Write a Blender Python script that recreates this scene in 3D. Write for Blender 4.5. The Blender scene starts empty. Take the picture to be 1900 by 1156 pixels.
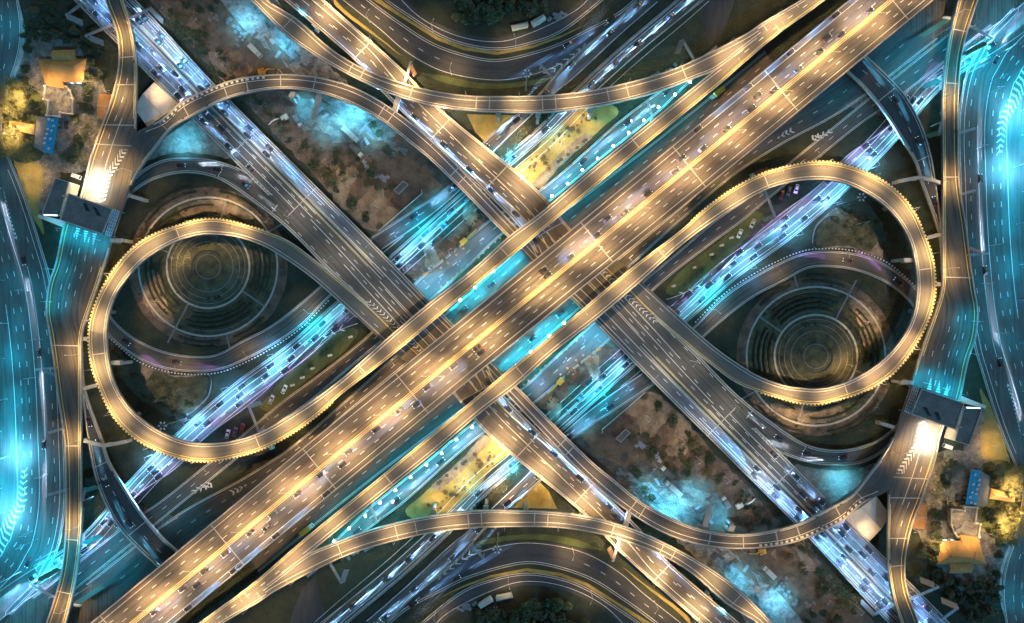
import bpy, math, random, re
from mathutils import Vector, noise
random.seed(7)
R = math.radians
sc = bpy.context.scene
COL = sc.collection
# ------------------------------------------------------------------ camera, sky, moon, exposure
S, H = 0.26, 400.0                       # metres per photo pixel on the ground, camera height
cam = bpy.data.objects.new('camera', bpy.data.cameras.new('camera'))
COL.objects.link(cam)
cam.location = (0, 0, H)
cam.data.sensor_width = 36
cam.data.lens = 36 * H / (1900 * S)
cam.data.clip_start = 1
cam.data.clip_end = 9000
sc.camera = cam
w = bpy.data.worlds.new('World')
sc.world = w
w.use_nodes = True
nt = w.node_tree
sky = nt.nodes.new('ShaderNodeTexSky')
sky.sky_type = 'NISHITA'
sky.sun_disc = False
sky.sun_elevation = R(6.5)
sky.sun_rotation = R(40)
nt.links.new(sky.outputs[0], nt.nodes['Background'].inputs[0])
nt.nodes['Background'].inputs[1].default_value = 0.15
sl = bpy.data.lights.new('moon', 'SUN')
sl.energy = 1.6
sl.angle = R(0.5)
sl.color = (0.12, 0.55, 1.0)
so = bpy.data.objects.new('moon', sl)
COL.objects.link(so)
so.rotation_euler = (R(38), 0, R(40))
sc.view_settings.view_transform = 'Standard'
sc.view_settings.look = 'None'
sc.view_settings.exposure = 0.0
sc.view_settings.gamma = 1.0
sc.cycles.use_denoising = True
sc.cycles.max_bounces = 3
sc.cycles.diffuse_bounces = 2
sc.cycles.sample_clamp_indirect = 4
GOLD, CYAN, BLUE, WHITE = (1.0, 0.63, 0.27), (0.0, 0.47, 0.82), (0.16, 0.5, 1.0), (1.0, 0.84, 0.62)
POWER = 30000.0                          # one road lamp

# ------------------------------------------------------------------ materials
MATS = {}
def new(name):
    m = bpy.data.materials.new(name); m.use_nodes = True
    MATS[name] = m
    return m, m.node_tree, m.node_tree.nodes['Principled BSDF']
def mat(name, a, b=None, rough=.85, scale=.6, bump=0.0, detail=6, metal=0.0, spec=.3, scale2=None):
    """two-tone noise mottled surface"""
    m, t, p = new(name)
    b = b or tuple(c * .7 for c in a)
    tc = t.nodes.new('ShaderNodeTexCoord'); n = t.nodes.new('ShaderNodeTexNoise')
    n.inputs['Scale'].default_value = scale; n.inputs['Detail'].default_value = detail
    n.inputs['Roughness'].default_value = .65
    t.links.new(tc.outputs['Object'], n.inputs['Vector'])
    cr = t.nodes.new('ShaderNodeValToRGB')
    cr.color_ramp.elements[0].position = .32; cr.color_ramp.elements[1].position = .68
    cr.color_ramp.elements[0].color = (*b, 1); cr.color_ramp.elements[1].color = (*a, 1)
    t.links.new(n.outputs[0], cr.inputs[0])
    t.links.new(cr.outputs[0], p.inputs['Base Color'])
    p.inputs['Roughness'].default_value = rough
    p.inputs['Metallic'].default_value = metal
    p.inputs['Specular IOR Level'].default_value = spec
    if bump:
        n2 = t.nodes.new('ShaderNodeTexNoise'); n2.inputs['Scale'].default_value = scale2 or scale * 4
        n2.inputs['Detail'].default_value = 5
        t.links.new(tc.outputs['Object'], n2.inputs['Vector'])
        bp = t.nodes.new('ShaderNodeBump'); bp.inputs['Strength'].default_value = bump
        bp.inputs['Distance'].default_value = 1.0
        t.links.new(n2.outputs[0], bp.inputs['Height'])
        t.links.new(bp.outputs[0], p.inputs['Normal'])
    return m
def asphalt(name, a, b, wear=.35):
    """UV in metres: u across, v along. worn wheel tracks, long oil streaks and blotches"""
    m, t, p = new(name)
    uv = t.nodes.new('ShaderNodeUVMap'); uv.uv_map = 'UVMap'
    def nz(sx, sy, det):
        mp = t.nodes.new('ShaderNodeMapping'); mp.inputs['Scale'].default_value = (sx, sy, 1)
        t.links.new(uv.outputs[0], mp.inputs[0])
        n = t.nodes.new('ShaderNodeTexNoise'); n.inputs['Scale'].default_value = 1; n.inputs['Detail'].default_value = det
        t.links.new(mp.outputs[0], n.inputs['Vector']); return n
    n1 = nz(1.1, .022, 3); n2 = nz(.25, .06, 5)
    mx = t.nodes.new('ShaderNodeMix'); mx.inputs[0].default_value = wear
    t.links.new(n2.outputs[0], mx.inputs[2]); t.links.new(n1.outputs[0], mx.inputs[3])
    cr = t.nodes.new('ShaderNodeValToRGB')
    cr.color_ramp.elements[0].position = .41; cr.color_ramp.elements[1].position = .59
    cr.color_ramp.elements[0].color = (*b, 1); cr.color_ramp.elements[1].color = (*a, 1)
    t.links.new(mx.outputs[0], cr.inputs[0]); t.links.new(cr.outputs[0], p.inputs['Base Color'])
    p.inputs['Roughness'].default_value = .8; p.inputs['Specular IOR Level'].default_value = .3
    return m
def emit(name, col, e):
    m, t, p = new(name)
    p.inputs['Base Color'].default_value = (*[min(1, c) for c in col], 1)
    p.inputs['Emission Color'].default_value = (*col, 1); p.inputs['Emission Strength'].default_value = e
    return m
asphalt('asphalt', (.095, .083, .068), (.042, .038, .034), .6)
mat('packed_earth', (.3, .29, .27), (.07, .066, .06), scale=.35, bump=1.0, detail=12, scale2=1.3)
asphalt('asphalt_old', (.085, .078, .072), (.05, .046, .043), .5)
asphalt('asphalt_tan', (.12, .11, .095), (.085, .077, .068), .6)
asphalt('asphalt_dark', (.05, .05, .052), (.03, .03, .032), .5)
asphalt('asphalt_pale', (.13, .125, .12), (.05, .05, .05), .5)
mat('garden_soil', (.095, .09, .048), (.03, .032, .02), scale=.25, bump=.7, detail=12, scale2=1.2)
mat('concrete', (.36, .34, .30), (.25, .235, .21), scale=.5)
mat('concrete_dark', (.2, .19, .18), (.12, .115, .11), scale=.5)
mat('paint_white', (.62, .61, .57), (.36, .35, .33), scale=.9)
mat('paint_yellow', (.75, .55, .12), (.5, .36, .08), scale=.9)
mat('paint_black', (.03, .03, .03), (.02, .02, .02))
mat('paint_red', (.5, .1, .06), (.36, .07, .05))
mat('dirt', (.16, .11, .075), (.045, .034, .027), scale=.16, bump=1.0, detail=12, scale2=.6)
mat('dirt_pale', (.24, .18, .125), (.09, .065, .045), scale=.2, bump=.8, detail=12, scale2=.7)
mat('dark_grass', (.038, .045, .024), (.016, .019, .014), scale=.12, bump=.6, detail=9, scale2=1.1)
mat('dry_grass', (.32, .235, .07), (.15, .12, .035), scale=.1, bump=.4, detail=9, scale2=.9)
mat('grass', (.085, .1, .03), (.045, .05, .02), scale=.12, bump=.5, detail=9, scale2=1.0)
mat('yard', (.25, .22, .18), (.065, .06, .054), scale=.32, bump=.8, detail=12, scale2=1.4)
mat('hedge', (.05, .06, .03), (.02, .026, .014), scale=1.2, bump=.8)
mat('bark', (.12, .09, .06), (.06, .045, .03), scale=3)
for nm, c in (('leaf_dark', (.028, .042, .018)), ('leaf_mid', (.05, .068, .026)), ('leaf_light', (.1, .105, .04)), ('leaf_yellow', (.2, .17, .055)), ('leaf_brown', (.1, .075, .04))):
    mat(nm, c, tuple(x * .7 for x in c), scale=2, rough=.6)
mat('roof_gold', (.42, .23, .07), (.3, .16, .05), scale=.5, rough=.7)
mat('roof_orange', (.42, .2, .07), (.3, .14, .05), scale=.5)
mat('roof_grey', (.14, .13, .125), (.08, .075, .07), scale=.25)
mat('roof_pale', (.5, .46, .42), (.38, .35, .32), scale=.2)
mat('wall_cream', (.6, .53, .4), (.5, .43, .32), scale=.6)
mat('metal_grey', (.32, .33, .34), (.22, .23, .24), rough=.5, metal=.4)
mat('metal_rust', (.12, .07, .045), (.05, .035, .03), scale=.8, metal=.2)
mat('sign_green', (.05, .16, .13), (.04, .13, .11))
mat('sign_back', (.2, .21, .22), (.13, .14, .15), rough=.5)
mat('canopy_blue', (.02, .26, .42), (.015, .2, .34), scale=.4, rough=.5)
mat('glass', (.02, .025, .03), (.015, .02, .025), rough=.1, spec=.6)
mat('tyre', (.02, .02, .02), (.012, .012, .012))
mat('machine_yellow', (.62, .33, .05), (.45, .24, .04), rough=.5)
mat('machine_white', (.6, .57, .5), (.42, .4, .36), rough=.5)
mat('cone_orange', (.7, .2, .06), (.55, .15, .05))
for nm, c in (('car_dark', (.012, .013, .016)), ('car_grey', (.13, .135, .14)), ('car_silver', (.35, .36, .37)), ('car_white', (.7, .7, .68)), ('car_red', (.3, .03, .03))):
    mat(nm, c, tuple(x * .9 for x in c), rough=.45, spec=.3)
emit('lamp_gold', GOLD, 12); emit('lamp_white', (.75, .95, 1.0), 55); emit('headlight_lens', (.8, .9, 1.0), 1.6); emit('tail_lens', (1.0, .06, .1), .8)
emit('window_lit', (.5, .85, 1.0), 5)

# ------------------------------------------------------------------ mesh helpers
def P(x, y, z=0.0):
    """point of the place that stands at height z under photo position (x, y)"""
    k = S * (H - z) / H
    return Vector(((x - 950) * k, -(y - 578) * k, z))
def spl(pts, step=7.0):
    p = [Vector((a[0], a[1])) for a in pts]
    if len(p) == 2:
        n = max(1, int((p[1] - p[0]).length / step)); return [p[0].lerp(p[1], i / n) for i in range(n + 1)]
    q = [p[0] * 2 - p[1]] + p + [p[-1] * 2 - p[-2]]
    out = []
    for i in range(1, len(q) - 2):
        p0, p1, p2, p3 = q[i-1:i+3]
        t0 = 0; t1 = t0 + max(.01, (p1-p0).length) ** .5; t2 = t1 + max(.01, (p2-p1).length) ** .5; t3 = t2 + max(.01, (p3-p2).length) ** .5
        n = max(1, int((p2 - p1).length / step))
        for k in range(n):
            t = t1 + (t2 - t1) * k / n
            A1 = p0*((t1-t)/(t1-t0)) + p1*((t-t0)/(t1-t0)); A2 = p1*((t2-t)/(t2-t1)) + p2*((t-t1)/(t2-t1)); A3 = p2*((t3-t)/(t3-t2)) + p3*((t-t2)/(t3-t2))
            B1 = A1*((t2-t)/(t2-t0)) + A2*((t-t0)/(t2-t0)); B2 = A2*((t3-t)/(t3-t1)) + A3*((t-t1)/(t3-t1))
            out.append(B1*((t2-t)/(t2-t1)) + B2*((t-t1)/(t2-t1)))
    return out + [p[-1].copy()]
def interp(knots, f):
    if isinstance(knots, (int, float)): return float(knots)
    for (a, za), (b, zb) in zip(knots, knots[1:]):
        if f <= b:
            t = (f - a) / (b - a); t = t * t * (3 - 2 * t) if False else t
            return za + (zb - za) * t
    return knots[-1][1]
class MB:
    def __init__(s): s.v = []; s.f = []; s.mi = []; s.uv = []
    def add(s, vs, fs, mi=0, uvs=None):
        o = len(s.v); s.v += [Vector(v) for v in vs]; s.uv += uvs or [(v[0], v[1]) for v in vs]
        for f in fs: s.f.append([i + o for i in f]); s.mi.append(mi)
    def strip(s, A, B, mi=0, uvs=None):
        n = len(A)
        s.add(list(A) + list(B), [(i, n + i, n + i + 1, i + 1) for i in range(n - 1)], mi, uvs)
    def box(s, c, d, rz=0.0, mi=0, taper=1.0, shift=(0, 0)):
        cs, sn = math.cos(rz), math.sin(rz); vs = []
        for z in (-.5, .5):
            k = taper if z > 0 else 1
            for x, y in ((-.5, -.5), (.5, -.5), (.5, .5), (-.5, .5)):
                a, b = x*d[0]*k + (shift[0] if z > 0 else 0), y*d[1]*k + (shift[1] if z > 0 else 0)
                vs.append((c[0] + a*cs - b*sn, c[1] + a*sn + b*cs, c[2] + z*d[2]))
        s.add(vs, [(0,3,2,1), (4,5,6,7), (0,1,5,4), (1,2,6,5), (2,3,7,6), (3,0,4,7)], mi)
    def beam(s, a, b, w_, h, mi=0):
        a, b = Vector(a), Vector(b); d = b - a
        n = Vector((-d.y, d.x, 0)); n = n.normalized() * w_ / 2 if n.length > 1e-6 else Vector((w_/2, 0, 0))
        u = d.cross(n).normalized() * h / 2 if n.length else Vector((0, 0, h/2))
        if abs(d.x) + abs(d.y) < 1e-6: u = Vector((0, h/2, 0))
        vs = [p + q for p in (a, b) for q in (-n-u, n-u, n+u, -n+u)]
        s.add(vs, [(0,1,2,3), (7,6,5,4), (0,4,5,1), (1,5,6,2), (2,6,7,3), (3,7,4,0)], mi)
    def prism(s, poly, z0, z1, mi=0, ins=0):
        n = len(poly)
        s.add([(p[0], p[1], z0) for p in poly] + [(p[0], p[1], z1) for p in poly],
              [list(range(n))[::-1], list(range(n, 2*n))] + [(i, (i+1) % n, n + (i+1) % n, n + i) for i in range(n)], mi)
    def cyl(s, c, r0, r1, h, n=10, mi=0):
        vs = [(c[0] + r*math.cos(6.28319*i/n), c[1] + r*math.sin(6.28319*i/n), c[2] + z) for r, z in ((r0, 0), (r1, h)) for i in range(n)]
        s.add(vs, [list(range(n))[::-1], list(range(n, 2*n))] + [(i, (i+1) % n, n + (i+1) % n, n + i) for i in range(n)], mi)
    def wheel(s, c, r, w_, n=12, mi=0):
        vs = [(c[0] + r*math.cos(6.28319*i/n), c[1] + y, c[2] + r*math.sin(6.28319*i/n)) for y in (-w_/2, w_/2) for i in range(n)]
        s.add(vs, [list(range(n)), list(range(n, 2*n))[::-1]] + [(i, n + i, n + (i+1) % n, (i+1) % n) for i in range(n)], mi)
    def tube(s, pts, r, n=6, mi=0):
        pts = [Vector(p) for p in pts]; vs = []
        for i, p in enumerate(pts):
            d = (pts[min(i+1, len(pts)-1)] - pts[max(i-1, 0)]).normalized()
            a = d.orthogonal().normalized(); b = d.cross(a); rr = r[i] if isinstance(r, (list, tuple)) else r
            vs += [p + (a*math.cos(6.28319*k/n) + b*math.sin(6.28319*k/n)) * rr for k in range(n)]
        fs = [(i*n + k, i*n + (k+1) % n, (i+1)*n + (k+1) % n, (i+1)*n + k) for i in range(len(pts)-1) for k in range(n)]
        s.add(vs, fs + [list(range(n))[::-1], list(range(len(vs)-n, len(vs)))], mi)
    def mesh(s, name, mats, off=None, smooth=False):
        me = bpy.data.meshes.new(name)
        vs = [v - off for v in s.v] if off is not None else s.v
        me.from_pydata([tuple(v) for v in vs], [], s.f)
        for m in (mats if isinstance(mats, (list, tuple)) else [mats]): me.materials.append(MATS[m])
        me.polygons.foreach_set('material_index', s.mi)
        ul = me.uv_layers.new(name='UVMap')
        ul.data.foreach_set('uv', [c for l in me.loops for c in s.uv[l.vertex_index]])
        if smooth: me.polygons.foreach_set('use_smooth', [True] * len(s.f))
        me.update()
        return me

# ------------------------------------------------------------------ things, parts, copies
TOP = []                                  # top-level objects that recur, turned half a circle, on the other side
def swap(t):
    d = {}
    for a, b in (('left', 'right'), ('upper', 'lower'), ('top', 'bottom')): d[a] = b; d[b] = a
    return re.sub(r'[a-z]+', lambda m: d.get(m.group(), m.group()), t)
def thing(name, label, cat, loc=(0, 0, 0), rz=0.0, group=None, twin=True):
    o = bpy.data.objects.new(name, None); COL.objects.link(o)
    o.empty_display_size = .5
    o.location = loc; o.rotation_euler = (0, 0, rz)
    o['label'] = label; o['category'] = cat
    if group: o['group'] = group
    if twin: TOP.append(o)
    return o
def part(par, name, mb, mats, local=False, smooth=False, label=None):
    if not mb.f: return None
    off = None
    if not local:
        off = Vector(par.location)
        if par.parent: off = off + Vector(par.parent.location)
    o = bpy.data.objects.new(name, mb.mesh(name, mats, off, smooth)); COL.objects.link(o)
    o.parent = par
    if label: o['label'] = label
    return o
def single(name, label, cat, mb, mats, loc, rz=0, group=None, smooth=False):
    o = bpy.data.objects.new(name, mb.mesh(name, mats, None, smooth)); COL.objects.link(o)
    o.location = loc; o.rotation_euler = (0, 0, rz); o['label'] = label; o['category'] = cat
    if group: o['group'] = group
    TOP.append(o)
    return o
def struct(name, mb, mats, twin=True, label=None, smooth=False, kind='structure'):
    o = bpy.data.objects.new(name, mb.mesh(name, mats, None, smooth)); COL.objects.link(o)
    o['kind'] = kind
    if label: o['label'] = label
    if twin: TOP.append(o)
    return o
def copy_tree(o, parent=None):
    c = o.copy(); COL.objects.link(c)
    if parent is not None: c.parent = parent
    for ch in KIDS.get(o.name, ()): copy_tree(ch, c)
    return c
KIDS = {}
def index_kids():
    KIDS.clear()
    for o in bpy.data.objects:
        if o.parent: KIDS.setdefault(o.parent.name, []).append(o)
PROTO = {}
def placed(key, build, loc, rz, label, group=None, cat=None):
    """first time builds the thing, after that copies it with all its parts"""
    if key not in PROTO:
        o = build(); PROTO[key] = (o, [(ch, list(ch.children)) for ch in o.children])
    else:
        src, kids = PROTO[key]
        o = src.copy(); COL.objects.link(o); TOP.append(o)
        for ch, sub in kids:
            c = ch.copy(); COL.objects.link(c); c.parent = o
            for g in sub:
                d = g.copy(); COL.objects.link(d); d.parent = c
    o.location = loc; o.rotation_euler = (0, 0, rz); o['label'] = label
    if group: o['group'] = group
    return o

# ------------------------------------------------------------------ road building
ZZ = [0.02]
def lift():
    ZZ[0] += .006
    return ZZ[0]
class Road:
    """two edges in step with each other; L is edge A, R is edge B"""
    def __init__(s, A, B, z=0.0):
        a, b = spl(A), spl(B)
        ta = [0]
        for i in range(1, len(a)): ta.append(ta[-1] + (a[i] - a[i-1]).length)
        seg, s.L, s.R, s.z = 0, [], [], []
        tb = 0.0; blen = [0]
        for i in range(1, len(b)): blen.append(blen[-1] + (b[i] - b[i-1]).length)
        for i, p in enumerate(a):
            best = None
            for j in range(len(b) - 1):
                if blen[j+1] < tb - 1e-6 or blen[j] > tb + 70: continue
                d = b[j+1] - b[j]; l2 = d.length_squared or 1e-9
                t = max(0, min(1, (p - b[j]).dot(d) / l2)); q = b[j] + d * t
                e = (q - p).length_squared; tt = blen[j] + t * l2 ** .5
                if tt < tb - 1e-6: tt = tb; 
                if best is None or e < best[0] - 1e-9: best = (e, tt, q)
            if best: tb = max(tb, best[1]); q = best[2]
            else: q = b[-1]
            z_ = interp(z, ta[i] / ta[-1])
            s.L.append(P(p.x, p.y, z_)); s.R.append(P(q.x, q.y, z_)); s.z.append(z_)
        s.s = [0]
        for i in range(1, len(s.L)):
            s.s.append(s.s[-1] + ((s.L[i] + s.R[i] - s.L[i-1] - s.R[i-1]) / 2).length)
        s.len = s.s[-1]
    def at(s, m):
        m = max(0, min(s.len, m))
        for i in range(len(s.s) - 1):
            if m <= s.s[i+1]:
                t = (m - s.s[i]) / max(1e-6, s.s[i+1] - s.s[i])
                l, r = s.L[i].lerp(s.L[i+1], t), s.R[i].lerp(s.R[i+1], t)
                return l, r
        return s.L[-1], s.R[-1]
    def pos(s, m, ref, off, dz=0):
        l, r = s.at(m); w_ = (r - l).length or 1e-6; u = (r - l) / w_
        d = off if ref == 'A' else (w_ - off if ref == 'B' else w_ * ref + off)
        return l + u * d + Vector((0, 0, dz))
    def heading(s, m):
        l0, r0 = s.at(m - 1.5); l1, r1 = s.at(m + 1.5); d = (l1 + r1 - l0 - r0)
        return math.atan2(d.y, d.x)
    def stations(s, f0=0, f1=1, step=2.5):
        a, b = f0 * s.len, f1 * s.len; n = max(1, int((b - a) / step))
        return [a + (b - a) * i / n for i in range(n + 1)]
    def line(s, mb, ref, off, width=.28, dz=.012, f0=0, f1=1, dash=None, mi=0):
        if dash:
            m = f0 * s.len + random.random() * dash[1]
            while m + dash[0] < f1 * s.len:
                st = [m, m + dash[0] / 2, m + dash[0]]
                mb.strip([s.pos(q, ref, off - width/2, dz) for q in st], [s.pos(q, ref, off + width/2, dz) for q in st], mi); m += dash[1]
        else:
            st = s.stations(f0, f1)
            mb.strip([s.pos(q, ref, off - width/2, dz) for q in st], [s.pos(q, ref, off + width/2, dz) for q in st], mi)
    def wall(s, mb, ref, off, width=.5, h=1.0, f0=0, f1=1, stripes=False, base=0):
        st = s.stations(f0, f1, .8 if stripes else 2.5)
        a0 = [s.pos(q, ref, off - width/2, base) for q in st]; b0 = [s.pos(q, ref, off + width/2, base) for q in st]
        up = Vector((0, 0, h))
        n = len(st); vs = a0 + b0 + [p + up for p in a0] + [p + up for p in b0]
        for i in range(n - 1):
            fs = [(i, i+1, 2*n+i+1, 2*n+i), (n+i, 3*n+i, 3*n+i+1, n+i+1), (2*n+i, 2*n+i+1, 3*n+i+1, 3*n+i)]
            if i == 0: fs.append((0, 2*n, 3*n, n))
            if i == n - 2: fs.append((n-1, 2*n-1, 4*n-1, 3*n-1))
            if i == 0: mb.add(vs, fs, 0)
            else:
                o = mb_base
                for f in fs: mb.f.append([k + o for k in f]); mb.mi.append(((i // 1) % 2) if stripes else 0)
            if i == 0: mb_base = len(mb.v) - len(vs)
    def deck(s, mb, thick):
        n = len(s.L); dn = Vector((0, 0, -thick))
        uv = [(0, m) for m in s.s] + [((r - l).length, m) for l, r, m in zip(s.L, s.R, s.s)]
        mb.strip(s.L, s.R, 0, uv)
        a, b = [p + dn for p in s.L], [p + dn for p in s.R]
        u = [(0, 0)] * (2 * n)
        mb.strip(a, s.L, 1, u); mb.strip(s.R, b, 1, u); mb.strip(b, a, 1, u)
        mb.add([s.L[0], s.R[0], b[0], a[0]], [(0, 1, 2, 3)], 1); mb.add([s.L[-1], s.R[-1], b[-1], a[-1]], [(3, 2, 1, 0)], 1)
    def top(s, mb):
        uv = [(0, m) for m in s.s] + [((r - l).length, m) for l, r, m in zip(s.L, s.R, s.s)]
        mb.strip(s.L, s.R, 0, uv)
def flyover(name, label, A, B, z, surf='asphalt', thick=1.3, parA=((0, 1),), parB=((0, 1),), stripeA=None, marks=(), joints=(), piers=(), twin=True, pw=.55):
    rd = Road(A, B, z); l, r = rd.at(rd.len / 2); c = (l + r) / 2
    DECKS.append(rd)
    t = thing(name, label, 'flyover', (c.x, c.y, 0), twin=twin)
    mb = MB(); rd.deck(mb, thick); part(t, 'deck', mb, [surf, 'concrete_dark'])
    for side, spans in (('A', parA), ('B', parB)):
        for f0, f1 in spans:
            mb = MB(); rd.wall(mb, side, pw / 2 - .05, pw, 1.0, f0, f1, base=-.3); part(t, 'parapet', mb, 'concrete')
    if stripeA:
        side, f0, f1 = stripeA
        mb = MB(); rd.wall(mb, side, -.3, .5, .7, f0, f1, stripes=True, base=.1); part(t, 'striped_guard', mb, ['paint_yellow', 'paint_black'])
    for nm, mt in (('white_marking_or_streak', 'paint_white'), ('yellow_marking', 'paint_yellow')):
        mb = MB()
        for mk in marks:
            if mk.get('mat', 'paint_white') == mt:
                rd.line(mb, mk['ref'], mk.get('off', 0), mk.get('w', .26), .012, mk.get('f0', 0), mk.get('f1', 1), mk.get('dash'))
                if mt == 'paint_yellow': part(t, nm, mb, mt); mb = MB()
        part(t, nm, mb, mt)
    for f in joints:
        mb = MB(); l, r = rd.at(f * rd.len); d = (l - r).cross(Vector((0, 0, 1))).normalized() * .22; u = Vector((0, 0, .018))
        mb.add([l - d + u, l + d + u, r + d + u, r - d + u], [(0, 1, 2, 3)]); part(t, 'expansion_joint', mb, 'concrete')
    for f in piers:
        l, r = rd.at(f * rd.len); c = (l + r) / 2; zt = c.z - thick
        if zt < 2.2: continue
        mb = MB(); wd = (r - l).length * .8; a = math.atan2((r - l).y, (r - l).x)
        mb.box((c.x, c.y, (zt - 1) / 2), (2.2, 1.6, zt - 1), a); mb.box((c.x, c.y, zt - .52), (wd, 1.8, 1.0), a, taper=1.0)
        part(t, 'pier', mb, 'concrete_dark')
    return t, rd
def ground_road(name, A, B, surf='asphalt', marks=(), kerbs=(), twin=True, label=None):
    z = .25 + lift(); rd = Road(A, B, z); mb = MB(); rd.top(mb)
    o = struct(name, mb, surf, twin, label)
    for nm, mt in (('white_marking_or_streak', 'paint_white'), ('yellow_marking', 'paint_yellow')):
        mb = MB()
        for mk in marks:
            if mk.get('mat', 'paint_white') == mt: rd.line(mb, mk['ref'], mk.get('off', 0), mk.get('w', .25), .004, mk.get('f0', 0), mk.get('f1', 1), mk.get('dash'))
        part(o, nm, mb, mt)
    for side in kerbs:
        mb = MB(); rd.wall(mb, side, -.15, .35, .5, base=-.35); part(o, 'kerb', mb, 'concrete')
    return o, rd
def region(name, pts, mt, jitter=0.0, twin=True, z=None, smooth=True, kind='structure'):
    q = spl(list(pts) + [pts[0]], 9) if smooth else [Vector(p) for p in pts]
    if smooth: q = q[:-1]
    if jitter: q = [p + Vector((noise.noise((p.x*.07, p.y*.07, 3)), noise.noise((p.x*.07, p.y*.07, 9)))) * jitter for p in q]
    z = lift() if z is None else z
    mb = MB(); mb.add([P(p.x, p.y, z) for p in q], [list(range(len(q)))])
    return struct(name, mb, mt, twin, kind=kind)
def chevrons(par, pts0, pts1, n, z, width=.7, gap=.5, mt='paint_white', back=.5):
    """V marks in the wedge between two lines of photo points"""
    mb = MB()
    for i in range(n):
        f = (i + .5) / n; g = f + back / n
        a0, a1 = lerp2(pts0, f), lerp2(pts1, f); m0, m1 = lerp2(pts0, g), lerp2(pts1, g)
        A, B_, M_ = P(*a0, z), P(*a1, z), P((m0[0]+m1[0])/2, (m0[1]+m1[1])/2, z)
        dirv = (P(*lerp2(pts0, 1), z) - P(*lerp2(pts0, 0), z)).normalized() * width
        mb.add([A, M_, M_ + dirv, A + dirv], [(0, 1, 2, 3)]); mb.add([M_, B_, B_ + dirv, M_ + dirv], [(0, 1, 2, 3)])
    return part(par, 'chevron_marking', mb, mt)
def lerp2(pts, f):
    L = [0]
    for a, b in zip(pts, pts[1:]): L.append(L[-1] + math.hypot(b[0]-a[0], b[1]-a[1]))
    d = max(0, f) * L[-1]
    for i in range(len(pts) - 1):
        if d <= L[i+1] or i == len(pts) - 2:
            t = (d - L[i]) / (L[i+1] - L[i]); return (pts[i][0] + (pts[i+1][0]-pts[i][0])*t, pts[i][1] + (pts[i+1][1]-pts[i][1])*t)

# ------------------------------------------------------------------ lamps
LD = {}
def light(key, kind, col, power, size=None, blend=1.0, radius=.25):
    if key not in LD:
        l = bpy.data.lights.new(key, kind); l.color = col; l.energy = power; l.shadow_soft_size = radius
        if kind == 'SPOT': l.spot_size = R(size); l.spot_blend = blend
        LD[key] = l
    return LD[key]
def put_light(par, data, loc, rot=(0, 0, 0)):
    o = bpy.data.objects.new('lamp_light', data); COL.objects.link(o)
    o.parent = par; o.location = loc; o.rotation_euler = rot
    return o
DECKS = []
def covered(p, h):
    for rd in DECKS:
        for l, r, z in zip(rd.L[::2], rd.R[::2], rd.z[::2]):
            if p.z + 1.5 < z < p.z + h + 2:
                c = (l + r) / 2
                if (c.x - p.x) ** 2 + (c.y - p.y) ** 2 < ((r - l).length / 2 + 3.0) ** 2: return True
    return False
def street_lamp(loc, rz, label, group, h=9.0, arm=2.2, col='gold', k=1.0, double=False, size=140):
    key = ('lamp', h, arm, col, k, double, size)
    if covered(loc, h): return None
    c = {'gold': GOLD, 'cyan': CYAN, 'white': WHITE, 'blue': BLUE, 'ice': (.1, .56, .9)}[col]
    def build():
        o = thing('street_lamp', label, 'street lamp', group=group)
        mb = MB(); mb.tube([(0, 0, 0), (0, 0, h*.6), (0, 0, h)], [.13, .1, .07]); mb.cyl((0, 0, 0), .25, .2, .3, 8); part(o, 'pole', mb, 'metal_grey', True)
        for sx in ((1, -1) if double else (1,)):
            mb = MB(); mb.tube([(0, 0, h - .3), (sx*arm*.5, 0, h + .15), (sx*arm, 0, h + .25)], .06); part(o, 'arm', mb, 'metal_grey', True)
            mb = MB(); mb.box((sx*(arm + .3), 0, h + .25), (.9, .34, .18), taper=.7); hd = part(o, 'lamp_head', mb, 'metal_grey', True)
            mb = MB(); mb.box((sx*(arm + .3), 0, h + .13), (.7, .26, .05)); part(hd, 'lamp_glass', mb, 'lamp_gold' if col in ('gold', 'white') else 'lamp_white', True)
            put_light(o, light(f'{col}_{h}_{k}_{size}', 'SPOT', c, POWER * k * (h / 9.0) ** 2, size), (sx*(arm + .3), 0, h + .02))
        return o
    return placed(key, build, loc, rz, label, group)
def lamps_along(rd, side, spacing, label, group, f0=0, f1=1, inset=.2, jitter=.05, **kw):
    m = f0 * rd.len + spacing * .5
    while m < f1 * rd.len:
        p = rd.pos(m, side, inset); q = rd.pos(m, .5, 0); d = q - p
        street_lamp(p, math.atan2(d.y, d.x), label, group, **kw); m += spacing * random.uniform(1 - jitter, 1 + jitter)
def globe_lamp(loc, label, group, h=4.0, col='cyan', k=.35):
    def build():
        o = thing('globe_lamp', label, 'lamp', group=group)
        mb = MB(); mb.tube([(0, 0, 0), (0, 0, h)], .08); mb.cyl((0, 0, 0), .22, .18, .25, 8); part(o, 'pole', mb, 'metal_grey', True)
        mb = MB()
        for i in range(5):
            a0, a1 = math.pi*(i/5 - .5), math.pi*((i+1)/5 - .5)
            mb.cyl((0, 0, h + .5 + .5*math.sin(a0)), max(.02, .5*math.cos(a0)), max(.02, .5*math.cos(a1)), .5*(math.sin(a1)-math.sin(a0)), 10)
        part(o, 'globe', mb, 'lamp_white', True)
        put_light(o, light(f'globe_{col}_{k}_{h}', 'POINT', {'cyan': (.02, .7, 1.0), 'white': (.7, .9, 1)}[col], POWER * k, radius=.5), (0, 0, h + 1.3))
        return o
    return placed(('globe', h, col, k), build, loc, 0, label, group)
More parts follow.
